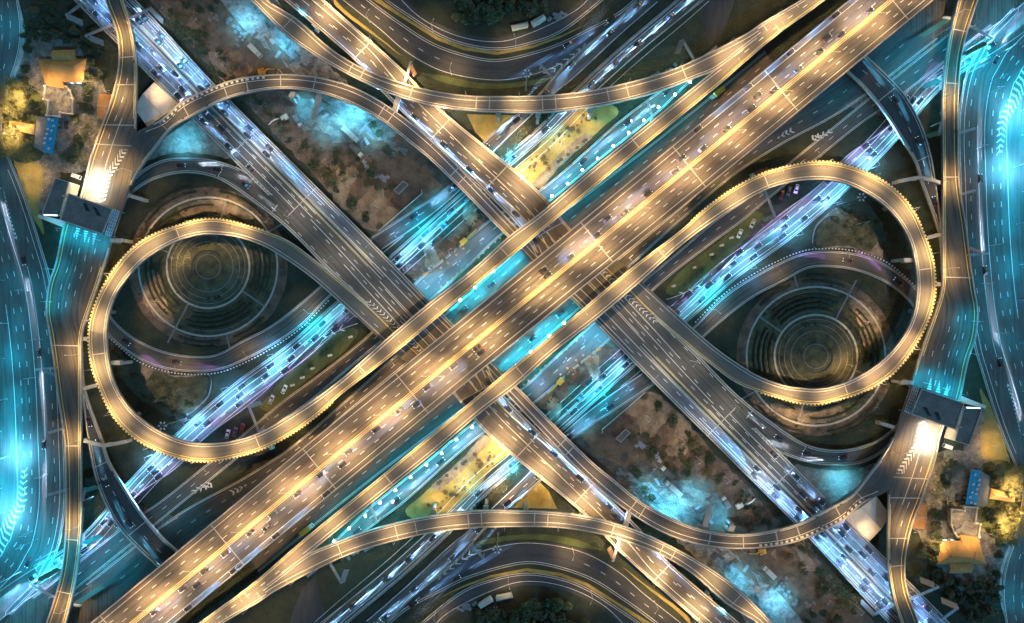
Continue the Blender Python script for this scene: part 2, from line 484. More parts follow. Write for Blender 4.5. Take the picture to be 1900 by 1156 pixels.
def high_mast(loc, label, k=0.0, h=27):
    def build():
        o = thing('high_mast_lamp', label, 'floodlight')
        mb = MB(); mb.tube([(0, 0, 0), (0, 0, h/2), (0, 0, h)], [.35, .25, .15], 8); mb.cyl((0, 0, 0), .6, .5, .5, 10); part(o, 'mast', mb, 'metal_grey', True)
        mb = MB(); n = 16
        mb.tube([(1.1*math.cos(6.2832*i/n), 1.1*math.sin(6.2832*i/n), h) for i in range(n + 1)], .07, 5)
        for i in range(3): a = 2.0944*i; mb.tube([(0, 0, h), (1.1*math.cos(a), 1.1*math.sin(a), h)], .06, 5)
        part(o, 'ring', mb, 'metal_grey', True)
        for i in range(6):
            a = 1.0472*i; mb = MB(); mb.box((1.6*math.cos(a), 1.6*math.sin(a), h - .05), (.85, .7, .35), a, taper=.75); part(o, 'floodlight_head', mb, 'machine_white', True)
        return o
    return placed(('mast', h), build, loc, 0, label, 'high mast lamps')

# ------------------------------------------------------------------ vehicles
BEAM = 4.6e6
def car(loc, rz, paint, label, group, cat='car', lit=True, pitch=0, hl='blue', k=1.0):
    def build():
        o = thing('car', label, cat, group=group)
        prof = [(-2.2, .35), (-2.25, .75), (-1.9, .92), (1.0, .92), (2.05, .74), (2.2, .5), (2.1, .3)]
        mb = MB(); n = len(prof)
        for i in range(n):
            pass
        vs = [(x, y * (.93 if (z > .85 or abs(x) > 2.1) else 1), z) for y in (-.88, .88) for x, z in prof]
        mb.add(vs, [list(range(n)), list(range(n, 2*n))[::-1]] + [(i, n + i, n + (i+1) % n, (i+1) % n) for i in range(n)])
        part(o, 'body', mb, paint, True)
        mb = MB(); b = [(-1.85, .72), (1.15, .72)]; t_ = [(-1.2, .6), (.35, .6)]
        vs = [(b[0][0], -b[0][1], .921), (b[1][0], -b[1][1], .921), (b[1][0], b[1][1], .921), (b[0][0], b[0][1], .921), (t_[0][0], -.6, 1.42), (t_[1][0], -.6, 1.42), (t_[1][0], .6, 1.42), (t_[0][0], .6, 1.42)]
        mb.add(vs, [(0, 1, 5, 4), (1, 2, 6, 5), (2, 3, 7, 6), (3, 0, 4, 7), (4, 5, 6, 7)]); part(o, 'window_glass', mb, 'glass', True)
        mb = MB(); mb.box((-.42, 0, 1.445), (1.62, 1.22, .04), taper=.9); part(o, 'roof', mb, paint, True)
        for x in (-1.35, 1.35):
            for y in (-.8, .8):
                mb = MB(); mb.wheel((x, y, .32), .32, .2); part(o, 'wheel', mb, 'tyre', True)
        for y in (-.62, .62):
            mb = MB(); mb.box((2.14, y, .62), (.16, .36, .14)); part(o, 'headlight', mb, 'headlight_lens' if lit else 'car_silver', True)
            mb = MB(); mb.box((-2.24, y, .78), (.1, .36, .14)); part(o, 'tail_light', mb, 'tail_lens' if lit else 'paint_red', True)
            if lit:
                put_light(o, light(f'beam_{hl}_{k}', 'SPOT', {'blue': (.22, .5, 1.0), 'white': (.6, .75, 1.0), 'cyan': (.12, .65, 1.0), 'pink': (.6, .3, 1.0)}[hl], BEAM * k, 12, 1.0, .06), (2.3, y, .66), (R(90 - 1.0), 0, R(-90))).scale = (.24, 1, 1)
        return o
    o = placed(('car', paint, lit, hl, k), build, loc, rz, label, group)
    o.rotation_euler = (0, -pitch, rz)
    return o
def traffic(rd, ref, off, spacing, label, group, f0=0, f1=1, way=1, hl='blue', k=1.0):
    m = f0 * rd.len + random.random() * spacing
    while m < f1 * rd.len:
        p = rd.pos(m, ref, off, .03); a = rd.heading(m) + (0 if way > 0 else math.pi)
        z0, z1 = rd.pos(m - 4, ref, off).z, rd.pos(m + 4, ref, off).z
        car(p, a, 'car_dark', label, group, pitch=way * math.atan2(z1 - z0, 8), hl=hl, k=k)
        m += spacing * random.uniform(.8, 1.2)
# ================================================================== THE PLACE (left half and middle; the other half is its half-turn twin)
# ---- ground
mb = MB(); mb.add([(-3000, -3000, 0), (3000, -3000, 0), (3000, 3000, 0), (-3000, 3000, 0)], [(0, 1, 2, 3)])
struct('ground', mb, 'dark_grass', twin=False)
region('dirt_ground', [(262, -20), (330, 60), (430, 165), (560, 300), (690, 430), (760, 420), (860, 330), (770, 270), (650, 190), (560, 90), (470, -20)], 'dirt', 6)
region('dirt_track', [(395, -20), (450, 50), (520, 110), (575, 165), (640, 215), (690, 260), (735, 250), (700, 205), (640, 150), (580, 90), (530, 30), (500, -20)], 'packed_earth', 4)
region('dirt_ground', [(490, 66), (505, 76), (537, 106), (540, 118), (522, 112), (500, 90)], 'dirt', 2)
region('dirt_track', [(545, 180), (560, 240), (610, 265), (660, 262), (690, 250), (660, 215), (600, 190)], 'yard', 5)
region('dirt_ground', [(745, 498), (800, 470), (880, 395), (905, 405), (900, 425), (860, 465), (800, 515), (775, 525)], 'dirt', 4)
region('dirt_ground', [(640, 330), (700, 370), (740, 395), (700, 430), (650, 400), (610, 350)], 'dirt_pale', 6)
region('dirt_ground', [(385, 95), (430, 100), (470, 130), (430, 145), (395, 125)], 'dirt_pale', 6)
region('grass_field', [(940, 325), (985, 290), (1020, 245), (1060, 205), (1110, 190), (1150, 205), (1120, 235), (1060, 285), (1003, 340), (975, 345)], 'dry_grass', 4)
region('dirt_path', [(985, 342), (1040, 285), (1090, 245), (1100, 252), (1050, 298), (1000, 350)], 'dirt_pale', 3)
region('grass_field', [(866, 212), (915, 213), (982, 214), (905, 268), (882, 245)], 'dry_grass', 0, smooth=False)
region('grass_strip', [(480, 755), (560, 668), (640, 610), (665, 612), (640, 650), (570, 705), (500, 765)], 'grass', 2)
region('grass_verge', [(22, 288), (50, 290), (78, 300), (84, 340), (76, 400), (84, 440), (60, 400), (40, 345)], 'dry_grass', 2)
region('yard_ground', [(40, 60), (110, 60), (190, 150), (200, 230), (170, 310), (110, 320), (60, 300), (15, 285), (6, 240), (12, 170)], 'yard', 4)
region('garden_lawn', [(20, 150), (60, 160), (85, 200), (80, 290), (30, 300), (8, 260), (8, 200)], 'grass', 5)
region('footpath', [(80, 300), (112, 318), (82, 400), (72, 395), (78, 350)], 'yard', 2)
region('yard_ground', [(268, 300), (300, 262), (335, 236), (400, 198), (432, 292), (385, 286), (320, 284)], 'yard', 3)
region('construction_lot', [(560, 1092), (585, 1070), (606, 1156), (612, 1200), (520, 1200)], 'asphalt_dark', 0, smooth=False)
# ---- gardens inside the loops: rings, lawn mounds
CX, CY = 386, 495
def ring_pts(r, a0=0, a1=360, n=64): return [(CX + r*math.cos(R(a0 + (a1-a0)*i/n)), CY + r*math.sin(R(a0 + (a1-a0)*i/n))) for i in range(n + 1)]
def ring(name, r0, r1, mt, a0=0, a1=360):
    z = lift(); mb = MB(); a, b = ring_pts(r0, a0, a1), ring_pts(r1, a0, a1)
    mb.strip([P(x, y, z) for x, y in a], [P(x, y, z) for x, y in b]); return struct(name, mb, mt)
region('garden_lawn', ring_pts(148, 0, 351, 40), 'dirt', 2)
region('garden_lawn', [p for p in ring_pts(127, 0, 351, 40)], 'garden_soil', 0)
mb = MB(); rr = [78, 66, 52, 40, 31, 29, 20, 0.1]; zz = [.1, .5, 1.4, 2.6, 3.4, 2.8, 3.2, 3.3]
rows = [[P(CX + r*math.cos(R(a)), CY + r*math.sin(R(a)), z) for a in range(0, 361, 6)] for r, z in zip(rr, zz)]
for a, b in zip(rows, rows[1:]): mb.strip(a, b)
struct('garden_mound', mb, 'garden_soil', smooth=True)
for r_, a0, a1 in ((84, 44, 110), (92.5, 212, 278), (101.5, -20, 28), (110.5, 128, 190), (119, 48, 108), (135, 84, 120), (145, 285, 320), (138, 230, 262)): ring('garden_path', r_, r_ + .9, 'concrete_dark', a0, a1)
for pts in ([(262, 535), (272, 570), (300, 598), (322, 600), (308, 560), (300, 520), (280, 500)], [(330, 385), (380, 370), (440, 382), (470, 405), (430, 400), (380, 392), (340, 402)], [(322, 470), (350, 445), (372, 462), (352, 500), (335, 520)], [(268, 655), (300, 672), (318, 700), (290, 720), (262, 690)]): region('dirt_patch', pts, 'dirt_pale', 5)
for r_, z_ in ((58, 1.25), (46, 2.3), (22, 3.25), (68, .62)):
    mb = MB(); a, b_ = ring_pts(r_), ring_pts(r_ + 1.2); mb.strip([P(x, y, z_) for x, y in a], [P(x, y, z_ - .02) for x, y in b_]); struct('garden_path', mb, 'concrete_dark')
ring('garden_path', 75, 78.5, 'concrete'); ring('garden_path', 127, 130.5, 'concrete'); ring('garden_path', 31, 33, 'dirt')
for a, r0, r1 in ((35, 78, 127), (118, 78, 160), (200, 78, 127), (285, 78, 127), (75, 130, 165), (330, 130, 160)):
    z = lift(); mb = MB(); c, s_ = math.cos(R(a)), math.sin(R(a))
    e = lambda r, o: P(CX + r*c - o*s_, CY + r*s_ + o*c, z)
    mb.add([e(r0, -1.6), e(r1, -1.6), e(r1, 1.6), e(r0, 1.6)], [(0, 1, 2, 3)]); struct('garden_path', mb, 'concrete_dark')
z = lift(); mb = MB(); pts = spl([(300, 694), (338, 697), (388, 694), (387, 730), (372, 748), (345, 768)], 5)
rd = Road([(p.x, p.y) for p in pts], [(p.x + 1.5, p.y + 4) for p in pts], .2); rd.top(mb); struct('garden_path', mb, 'concrete_dark')
region('grass_field', [(285, 690), (335, 700), (385, 700), (382, 730), (350, 765), (300, 745), (270, 715)], 'garden_soil', 4)
def hedge(r, a0, a1, wd=3.0, h=1.1):
    mb = MB(); n = max(4, int((a1 - a0) / 4))
    st = [a0 + (a1 - a0) * i / n for i in range(n + 1)]
    jit = [random.uniform(-.5, .5) for _ in st]
    inn = [P(CX + (r + j*.6 - wd/2)*math.cos(R(a)), CY + (r - wd/2)*math.sin(R(a)), .1) for a, j in zip(st, jit)]
    out = [P(CX + (r + j*.6 + wd/2)*math.cos(R(a)), CY + (r + wd/2)*math.sin(R(a)), .1) for a, j in zip(st, jit)]
    ui = [p + Vector((0, 0, h + random.uniform(-.2, .2))) for p in inn]; uo = [p + Vector((0, 0, h + random.uniform(-.2, .2))) for p in out]
    mb.strip(inn, ui); mb.strip(ui, uo); mb.strip(uo, out)
    c = P(CX + r*math.cos(R((a0+a1)/2)), CY + r*math.sin(R((a0+a1)/2)), 0)
    for v in mb.v: v -= c
    single('hedge', 'low clipped curved hedge in the concentric garden inside the left loop', 'hedge', mb, 'hedge', c, group='curved hedges of the left garden')
for r, segs in ((88, ((-25, 28), (42, 110), (125, 190), (210, 275))), (97, ((-30, 26), (44, 108), (130, 185), (205, 270))), (106, ((-28, 30), (40, 112), (124, 192), (292, 325))),
                (115, ((-22, 24), (46, 108), (130, 188), (210, 276))), (140, ((42, 70), (80, 112), (215, 262), (280, 320))), (150, ((44, 68), (84, 108), (225, 258)))):
    for a0, a1 in segs: hedge(r, a0, a1)
# ---- ground roads
D35 = (2.6, 8.7)
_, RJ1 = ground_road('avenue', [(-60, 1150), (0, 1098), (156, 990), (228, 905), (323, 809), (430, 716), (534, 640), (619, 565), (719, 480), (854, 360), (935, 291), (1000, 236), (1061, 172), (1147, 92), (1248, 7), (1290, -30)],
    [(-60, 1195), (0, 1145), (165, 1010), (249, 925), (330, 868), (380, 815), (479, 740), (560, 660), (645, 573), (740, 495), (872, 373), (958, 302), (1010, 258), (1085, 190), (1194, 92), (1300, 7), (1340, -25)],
    'asphalt', [dict(ref='A', off=.6), dict(ref='B', off=.6), dict(ref='A', off=2.0), dict(ref='A', off=4.5), dict(ref='A', off=7.6), dict(ref='A', off=10.6), dict(ref=.68, dash=D35)], 'A')  # extra solid lines inside edge A are headlight streaks painted in
_, RJ2 = ground_road('road', [(686, 443), (760, 395), (844, 336), (901, 260), (963, 210), (1005, 170), (1046, 121), (1144, 40), (1200, -20)],
    [(709, 464), (785, 412), (856, 352), (919, 280), (989, 213), (1032, 172), (1060, 150), (1155, 62), (1250, -20)], 'asphalt', [dict(ref='A', off=.5), dict(ref='B', off=.5), dict(ref=.5, dash=D35, f1=.5)], 'A')
_, RH = ground_road('garden_loop_road', [(190, 560), (208, 592), (244, 625), (298, 651), (350, 661), (400, 659), (450, 633), (497, 609), (540, 578), (596, 530), (640, 488), (690, 443)],
    [(180, 590), (202, 622), (249, 660), (285, 677), (337, 688), (404, 686), (461, 664), (521, 630), (562, 600), (614, 547), (660, 508), (709, 466)], 'asphalt', [dict(ref='A', off=.5), dict(ref='B', off=.5)], 'AB')
_, RN = ground_road('service_road', [(60, 1110), (240, 970), (300, 929), (391, 856), (479, 783), (526, 744), (586, 700), (689, 617), (769, 527), (840, 467), (911, 407), (999, 355), (1066, 300), (1150, 225), (1243, 155), (1330, 85)],
    [(100, 1125), (270, 988), (347, 925), (430, 858), (515, 787), (570, 749), (637, 692), (715, 627), (797, 558), (865, 497), (930, 436), (1020, 373), (1105, 302), (1214, 214), (1282, 150), (1360, 90)], 'asphalt_old',
    [dict(ref='A', off=.5), dict(ref='B', off=.5), dict(ref=.5, dash=D35)], 'AB')
_, RK2 = ground_road('underpass_road', [(160, 1085), (330, 955), (456, 885), (540, 830), (640, 745), (740, 655), (835, 575), (970, 455), (1050, 390), (1200, 275), (1300, 195), (1420, 95)],
    [(240, 1100), (390, 975), (500, 890), (600, 803), (680, 735), (760, 670), (855, 598), (990, 485), (1110, 390), (1240, 290), (1330, 215), (1440, 125)], 'asphalt_old', [dict(ref='A', off=.5), dict(ref='B', off=.5), dict(ref=.5, dash=D35)], 'AB')
ground_road('slip_road', [(585, 648), (604, 628), (640, 600), (660, 588)], [(560, 668), (603, 630), (640, 610), (676, 598)], 'asphalt_dark', [dict(ref='B', off=.4)])
_, RP1 = ground_road('curved_road', [(600, -25), (642, 8), (704, 57), (745, 93), (782, 117), (821, 135), (886, 149), (937, 151), (1000, 138), (1046, 118), (1100, 75), (1150, 32), (1205, -18)],
    [(655, -25), (691, 5), (745, 44), (802, 80), (860, 101), (920, 111), (990, 97), (1040, 80), (1092, 54), (1144, 26), (1200, -20)], 'asphalt_dark', [dict(ref='A', off=.8, f1=.68), dict(ref='B', off=.8), dict(ref=.5, dash=D35, f1=.35), dict(ref=.5, dash=D35, f0=.75)], 'B')
_, RP2 = ground_road('curved_road', [(685, -25), (714, 0), (756, 29), (813, 65), (860, 83), (924, 92), (989, 80), (1040, 60), (1118, 0), (1145, -25)],
    [(735, -25), (755, 0), (786, 28), (838, 55), (888, 68), (935, 69), (975, 57), (1035, 30), (1075, 5), (1100, -25)], 'asphalt_dark', [dict(ref='A', off=.8), dict(ref='B', off=1.9)], 'A')
region('grass_median', [(668, -15), (702, 6), (750, 36), (810, 74), (860, 93), (922, 102), (989, 89), (1040, 70), (1095, 42), (1040, 66), (989, 84), (924, 96), (860, 87), (813, 69), (756, 34), (714, 5), (690, -15)], 'dry_grass', 0, smooth=False)
region('grass_verge', [(618, -5), (640, 18), (700, 66), (745, 104), (700, 70), (660, 42), (620, 8)], 'dry_grass', 1)
region('grass_verge', [(776, 134), (834, 156), (911, 165), (1000, 155), (1030, 143), (1000, 146), (937, 155), (886, 153), (821, 140)], 'grass', 0)
_, RF = ground_road('frontage_road', [(-60, -30), (-60, 200), (-45, 400), (-40, 600), (-30, 800), (-45, 1000), (-60, 1160)],
    [(28, -30), (39, 52), (34, 104), (21, 143), (10, 185), (2, 235), (8, 275), (16, 293), (36, 340), (52, 384), (75, 457), (90, 508), (102, 580), (112, 680), (118, 800), (118, 960), (90, 1060), (20, 1140)], 'asphalt_old',
    [dict(ref='B', off=.6), dict(ref='B', off=5.0, dash=D35, f1=.28), dict(ref='B', off=9, dash=D35, f1=.28), dict(ref='B', off=5.0, dash=D35, f0=.4, f1=.9), dict(ref='B', off=9.0, f0=.45, f1=.8), dict(ref='B', off=2.6, f0=.3), dict(ref='B', off=12.5, f0=.32, f1=.95), dict(ref='B', off=16, dash=D35, f0=.3), dict(ref='B', off=19.5, dash=D35, f0=.4), dict(ref='B', off=23, f0=.5)], 'B')
region('road_surface', [(100, 1075), (170, 990), (250, 935), (330, 960), (330, 1030), (250, 1100), (120, 1200), (-30, 1200), (20, 1140)], 'asphalt', 0, smooth=False)
region('sidewalk', [(34, 0), (47, 50), (43, 105), (28, 145), (22, 140), (36, 104), (41, 52), (28, 0)], 'concrete', 0, smooth=False)
region('grass_verge', [(20, 590), (38, 640), (52, 740), (62, 850), (66, 930), (40, 1010), (58, 930), (44, 850), (36, 740), (26, 640)], 'dark_grass', 2)
region('grass_verge', [(84, 405), (118, 420), (100, 490), (88, 495), (80, 450)], 'dark_grass', 2)
def marking(pts, n, w_, mt='paint_white'):
    pass
fr = bpy.data.objects['frontage_road']
chevrons(fr, [(52, 860), (50, 930), (22, 985), (4, 1030)], [(42, 868), (30, 930), (8, 965), (-8, 1000)], 15, .62, .9)
chevrons(fr, [(3, 340), (14, 400), (28, 442)], [(8, 355), (20, 405), (32, 440)], 12, .62, .9, 'paint_yellow')
av = bpy.data.objects['avenue']
chevrons(av, [(644, 598), (606, 618)], [(650, 610), (598, 628)], 3, .6, .9)
chevrons(av, [(396, 893), (350, 915)], [(392, 904), (372, 902)], 4, .6, .9)
sr = bpy.data.objects['service_road']
chevrons(sr, [(350, 913), (384, 893)], [(356, 918), (396, 904)], 4, .6, .9)
ur = bpy.data.objects['underpass_road']
chevrons(ur, [(420, 912), (455, 899)], [(428, 922), (456, 901)], 4, .6, .9)
j2 = bpy.data.objects['road']
chevrons(j2, [(1000, 140), (1045, 110), (1085, 80)], [(1008, 148), (1050, 122), (1086, 82)], 7, .62, .8)

# ---- elevated carriageways
SOLID = lambda ref, off, m='paint_white', **k: dict(ref=ref, off=off, mat=m, **k)
DASH = lambda ref, off, **k: dict(ref=ref, off=off, dash=D35, **k)
half = [(20, 1278), (140, 1179), (300, 1047), (600, 800), (905, 553), (1233, 283), (1600, -20), (1640, -53), (1760, -152)]
M_, RM = flyover('main_highway', 'wide six-lane elevated highway crossing the whole junction diagonally through its centre, double yellow median', half, [(1900 - x, 1156 - y) for x, y in half][::-1], 13.0, 'asphalt', 1.8,
    marks=[SOLID('A', 2.6), SOLID('B', 2.6), DASH(.5, -3.6), DASH(.5, 3.6), DASH(.5, -6.8), DASH(.5, 6.8), SOLID(.5, -.8, 'paint_yellow'), SOLID(.5, .8, 'paint_yellow')], joints=[.08, .2, .3, .4, .6, .7, .8, .92], piers=[.05, .15, .25, .33, .41, .59, .67, .75, .85, .95], twin=False)
mb = MB(); RM.wall(mb, .5, 0, .5, .9); part(M_, 'median_barrier', mb, 'concrete')
TA = [(100, -40), (153, 16), (332, 195), (457, 321), (530, 395), (611, 480), (684, 560), (732, 612), (779, 660), (845, 735), (900, 801), (1085, 956), (1150, 1024), (1295, 1153), (1340, 1195)]
TB = [(205, -46), (285, 34), (400, 158), (541, 300), (700, 459), (797, 559), (841, 602), (890, 652), (918, 708), (936, 735), (1059, 856), (1188, 982), (1237, 1039), (1372, 1156), (1410, 1190)]
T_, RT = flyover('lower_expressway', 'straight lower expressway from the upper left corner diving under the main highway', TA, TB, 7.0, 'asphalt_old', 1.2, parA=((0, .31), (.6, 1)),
    marks=[SOLID('A', 1.2, f1=.31), SOLID('B', 1.3), SOLID('A', 1.0, f0=.6), DASH('A', 5, f1=.52), DASH('A', 8.3, f1=.52), SOLID('A', 4.2, f1=.34), SOLID('A', 7.6, f1=.36), SOLID('A', 9.9, f1=.36), SOLID('B', 2.2, f1=.38), SOLID('B', 3.6, f1=.36), SOLID('B', 6.4, f1=.5), DASH('A', 7, f0=.6), DASH('A', 10.5, f0=.6), SOLID(.6, -1.3, 'paint_yellow', f1=.44), SOLID(.6, 1.3, 'paint_yellow', f1=.44), DASH('B', 4.6, f1=.5), SOLID('A', 3.2, f0=.42, f1=.6), SOLID('A', 6.4, f0=.36, f1=.58), SOLID('A', 9.8, f0=.47, f1=.62), SOLID(.5, 0, f0=.46, f1=.62), SOLID('B', 3, f0=.46, f1=.62), SOLID('B', 6.5, f0=.44, f1=.62), SOLID('A', 14, 'paint_yellow', f0=.6, f1=.85), DASH('B', 5.5, f0=.6), SOLID('B', 8.5, f0=.62)],  # extra solid lines on the upper left stretch paint in headlight streaks
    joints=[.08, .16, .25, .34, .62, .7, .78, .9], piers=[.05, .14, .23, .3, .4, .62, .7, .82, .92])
for o in (-.75, .75):
    mb = MB(); RT.wall(mb, .6, o, .45, .9, 0, .46); part(T_, 'median_barrier', mb, 'concrete')
LA = [(779, 656), (735, 615), (700, 580), (632, 521), (588, 485), (534, 446), (492, 429), (456, 418), (417, 408.5), (378, 407), (324, 421), (285, 436), (249, 459), (218, 493), (192, 534), (174, 576), (167, 605), (166, 635), (171, 677), (187, 723), (210, 770), (244, 807), (285, 832), (324, 847), (378, 856), (430, 849), (482, 835), (534, 809), (586, 773), (637, 729), (722, 664), (823, 580), (893, 521), (966, 462), (1000, 433), (1100, 350), (1200, 267), (1337, 155), (1431, 74), (1522, 7), (1610, -62)]
LB = [(756, 674), (732, 656), (709, 633), (649, 578), (624, 555), (573, 511), (523, 476), (492, 458), (445, 441), (409, 436), (378, 435), (330, 447), (272, 480), (234, 519), (212, 555), (200, 600), (200, 650), (212, 708), (234, 747), (260, 775), (299, 801), (345, 819), (404, 822), (456, 812), (495, 796), (534, 773), (586, 739), (637, 700), (725, 622), (800, 559), (875, 501), (945, 438), (1000, 397), (1100, 312), (1200, 232), (1289, 160), (1325, 131), (1400, 75), (1480, 15), (1565, -50)]
L_, RL = flyover('loop_ramp', 'golden lit loop ramp circling the left garden, then along the upper side of main highway', LA, LB, [(0, 7.03), (.1, 7.6), (.18, 9.5), (.3, 12.5), (.42, 14), (.85, 14), (.9, 13), (1, 11)], 'asphalt_tan', 1.3, parA=((.05, 1),), parB=((.05, .9),),
    stripeA=('A', .14, .52), marks=[SOLID('A', 1.1, 'paint_yellow'), SOLID('B', 1.5, f0=.02, f1=.88), DASH(.5, 1.0, f0=.9), DASH('B', 3.5, f1=.06)], joints=[.2, .31, .46, .55, .68, .8, .93], piers=[.15, .22, .28, .36, .42, .47, .52, .57, .62, .9, .96])
C_, RC = flyover('connector_ramp', 'gently curved high connector ramp sweeping across the top centre of the junction', [(470, -28), (495, 0), (549, 34), (611, 88), (648, 113), (704, 140), (782, 164), (860, 177), (937, 179), (1014, 177), (1092, 169), (1183, 149), (1248, 129), (1302, 105), (1387, 61), (1418, 40), (1486, 0), (1555, -48)],
    [(440, -25), (466, 0), (534, 67), (586, 104), (645, 138), (717, 171), (782, 192), (860, 205), (937, 209), (1014, 209), (1118, 196), (1196, 178), (1248, 161), (1300, 141), (1325, 131), (1400, 75), (1480, 15), (1565, -50)], [(0, 8.5), (.28, 12.5), (.5, 13), (.86, 13), (1, 11)], 'asphalt_tan', 1.3, parB=((0, .84),),
    marks=[SOLID('A', 2.0, f1=.85), SOLID('B', 1.3, f1=.85), SOLID('A', 1.2, f0=.85)], joints=[.08, .2, .22, .3, .4, .42, .5, .52, .6, .63, .72, .86, .92], piers=[.1, .2, .36, .5, .62, .74, .9])
chevrons(C_, [(1325, 124), (1395, 70)], [(1312, 138), (1392, 74)], 7, 12.6, .8, mt='paint_yellow')
E_, RE = flyover('toll_road', 'elevated toll road along the left side, bright before its toll canopy, teal behind', [(188, -30), (195, 0), (218, 65), (221, 117), (208, 182), (189, 234), (166, 300), (150, 363), (122, 410), (104, 488), (91, 527), (86, 580), (91, 610), (99, 664), (109, 742), (119, 807), (122, 860), (122, 986), (114, 1064), (86, 1156), (72, 1195)],
    [(220, -30), (228, 0), (241, 39), (252, 99), (254, 156), (252, 220), (251, 262), (248, 300), (240, 345), (228, 384), (216, 420), (205, 456), (182, 529), (166, 575), (153, 617), (151, 690), (151, 768), (151, 860), (151, 986), (138, 1090), (122, 1156), (110, 1195)], [(0, 14), (.12, 13.4), (.21, 10), (.25, 9), (.33, 7.2), (1, 7)], 'asphalt', 1.2,
    parB=((0, .215), (.39, 1)), marks=[SOLID('A', 1.6, 'paint_yellow'), SOLID('B', 1.2, 'paint_yellow', f1=.2), SOLID('B', 1.4, 'paint_yellow', f0=.42), SOLID('A', 8.0, f0=.2, f1=.28), DASH('A', 5, f0=.12, f1=.3), DASH('A', 6, f0=.38, f1=.5), DASH('A', 9.5, f0=.38, f1=.52), DASH('A', 13, f0=.38, f1=.5), DASH('A', 17, f0=.38, f1=.45)],
    joints=[.02, .11, .15, .21, .24, .55, .7, .84, .92], piers=[.02, .1, .2, .52, .6, .68, .8, .92])
chevrons(E_, [(249, 250), (234, 285), (205, 330), (196, 372)], [(236, 230), (222, 280), (190, 330), (178, 366)], 17, 9.0, .9, back=.9)
D_, RD = flyover('arc_ramp', 'dark arching ramp branching from the left toll road over the upper left building site', [(222, 335), (234, 292), (249, 249), (300, 223), (334, 192), (378, 169), (435, 148), (500, 139), (549, 139), (606, 147), (660, 164), (709, 190), (756, 223), (802, 262), (841, 300), (963, 428), (1000, 469), (1050, 520)],
    [(228, 384), (240, 352), (249, 332), (268, 302), (285, 280), (322, 236), (352, 219), (409, 189), (456, 174), (523, 165), (586, 171), (637, 187), (704, 221), (756, 262), (802, 300), (943, 441), (983, 482), (1030, 535)], [(0, 7.2), (.085, 9.75), (.17, 12.6), (.22, 13.4), (.3, 13.3), (.6, 10.5), (.86, 7.2), (1, 7.02)], 'asphalt_old', 1.3, parA=((.12, .93),), parB=((0, .9),),
    marks=[SOLID('A', 2.2, f0=.1), SOLID('B', 1.1, f0=.05)], joints=[.13, .18, .26, .3, .36, .42, .55, .57, .72, .74], piers=[.1, .33, .45, .56, .68])
mb = MB(); RD.line(mb, 'A', 1.0, 1.0, .014, .13, .34, (1.1, 2.4)); part(D_, 'hatched_shoulder', mb, 'paint_white')
G_, RG = flyover('inner_slip_ramp', 'slip ramp curving over the top of the left garden and merging into the lower expressway', [(190, 390), (225, 352), (254, 325), (270, 312), (306, 296), (339, 293), (391, 296), (440, 311), (457, 321), (520, 384), (575, 442), (640, 512), (690, 566)],
    [(205, 405), (247, 357), (275, 338), (298, 329), (339, 321), (378, 324), (409, 334), (466, 371), (534, 425), (611, 503), (684, 571), (732, 616), (745, 628)], [(0, .4), (.12, .8), (.3, 3), (.55, 6.6), (.62, 6.96), (1, 6.97)], 'asphalt', .9, parA=((.05, .47),), marks=[SOLID('A', 1, f1=.45), SOLID('B', 1.1), DASH(.5, 0, f0=.45)], joints=[.4, .6], piers=[.5, .6])
chevrons(T_, [(676, 556), (730, 608), (772, 652)], [(684, 553), (740, 604), (784, 650)], 16, 7.03, .5)
chevrons(G_, [(466, 326), (507, 362)], [(462, 330), (500, 360)], 6, 7.05, .5)
S_, RS = flyover('merging_ramp', 'dark teal ramp emerging beneath the left toll road, lower left', [(135, 640), (150, 700), (157, 760), (165, 820), (174, 870), (192, 926), (223, 981), (273, 1033), (305, 1062)],
    [(152, 640), (158, 721), (192, 820), (203, 856), (226, 895), (260, 947), (299, 994), (330, 1022), (360, 1046)], [(0, 1.5), (.25, 3.6), (.55, 6), (1, 6.2)], 'asphalt_dark', 1.0, marks=[SOLID('A', 1.1, f0=.4), SOLID('B', 1.2), DASH(.5, 0)], joints=[.5, .8], piers=[.5, .9])
# ---- straddle beams and pier caps that stand out beside the ramps
def beam_part(par, a, b, z, wd=1.7, h=1.2, post=True):
    mb = MB(); A, B_ = P(*a, z), P(*b, z); mb.beam(A, B_, wd, h)
    if post: mb.box((A.x, A.y, z/2 - .3), (1.4, 1.4, z - .6)) ; mb.box((B_.x, B_.y, z/2 - .3), (1.4, 1.4, z - .6))
    part(par, 'crossbeam', mb, 'concrete')
for a, b, z in (((152, 722), (182, 714), 5.3), ((156, 817), (193, 827), 6.6), ((193, 827), (231, 820), 6.6), ((206, 673), (224, 674), 11), ((206, 446), (228, 446), 9), ((238, 362), (264, 370), 5.5), ((153, 628), (166, 630), 5)): beam_part(L_ if a[0] > 190 else E_, a, b, z)
for a, b, z in (((740, 178), (732, 207), 8.5), ((999, 204), (998, 218), 11), ((1096, 196), (1095, 211), 10), ((925, 204), (924, 214), 11)): beam_part(C_, a, b, z, 2.4)
for a, b, z in (((594, 172), (582, 217), 9.5), ((545, 171), (540, 182), 11)): beam_part(D_, a, b, z, 2.6)
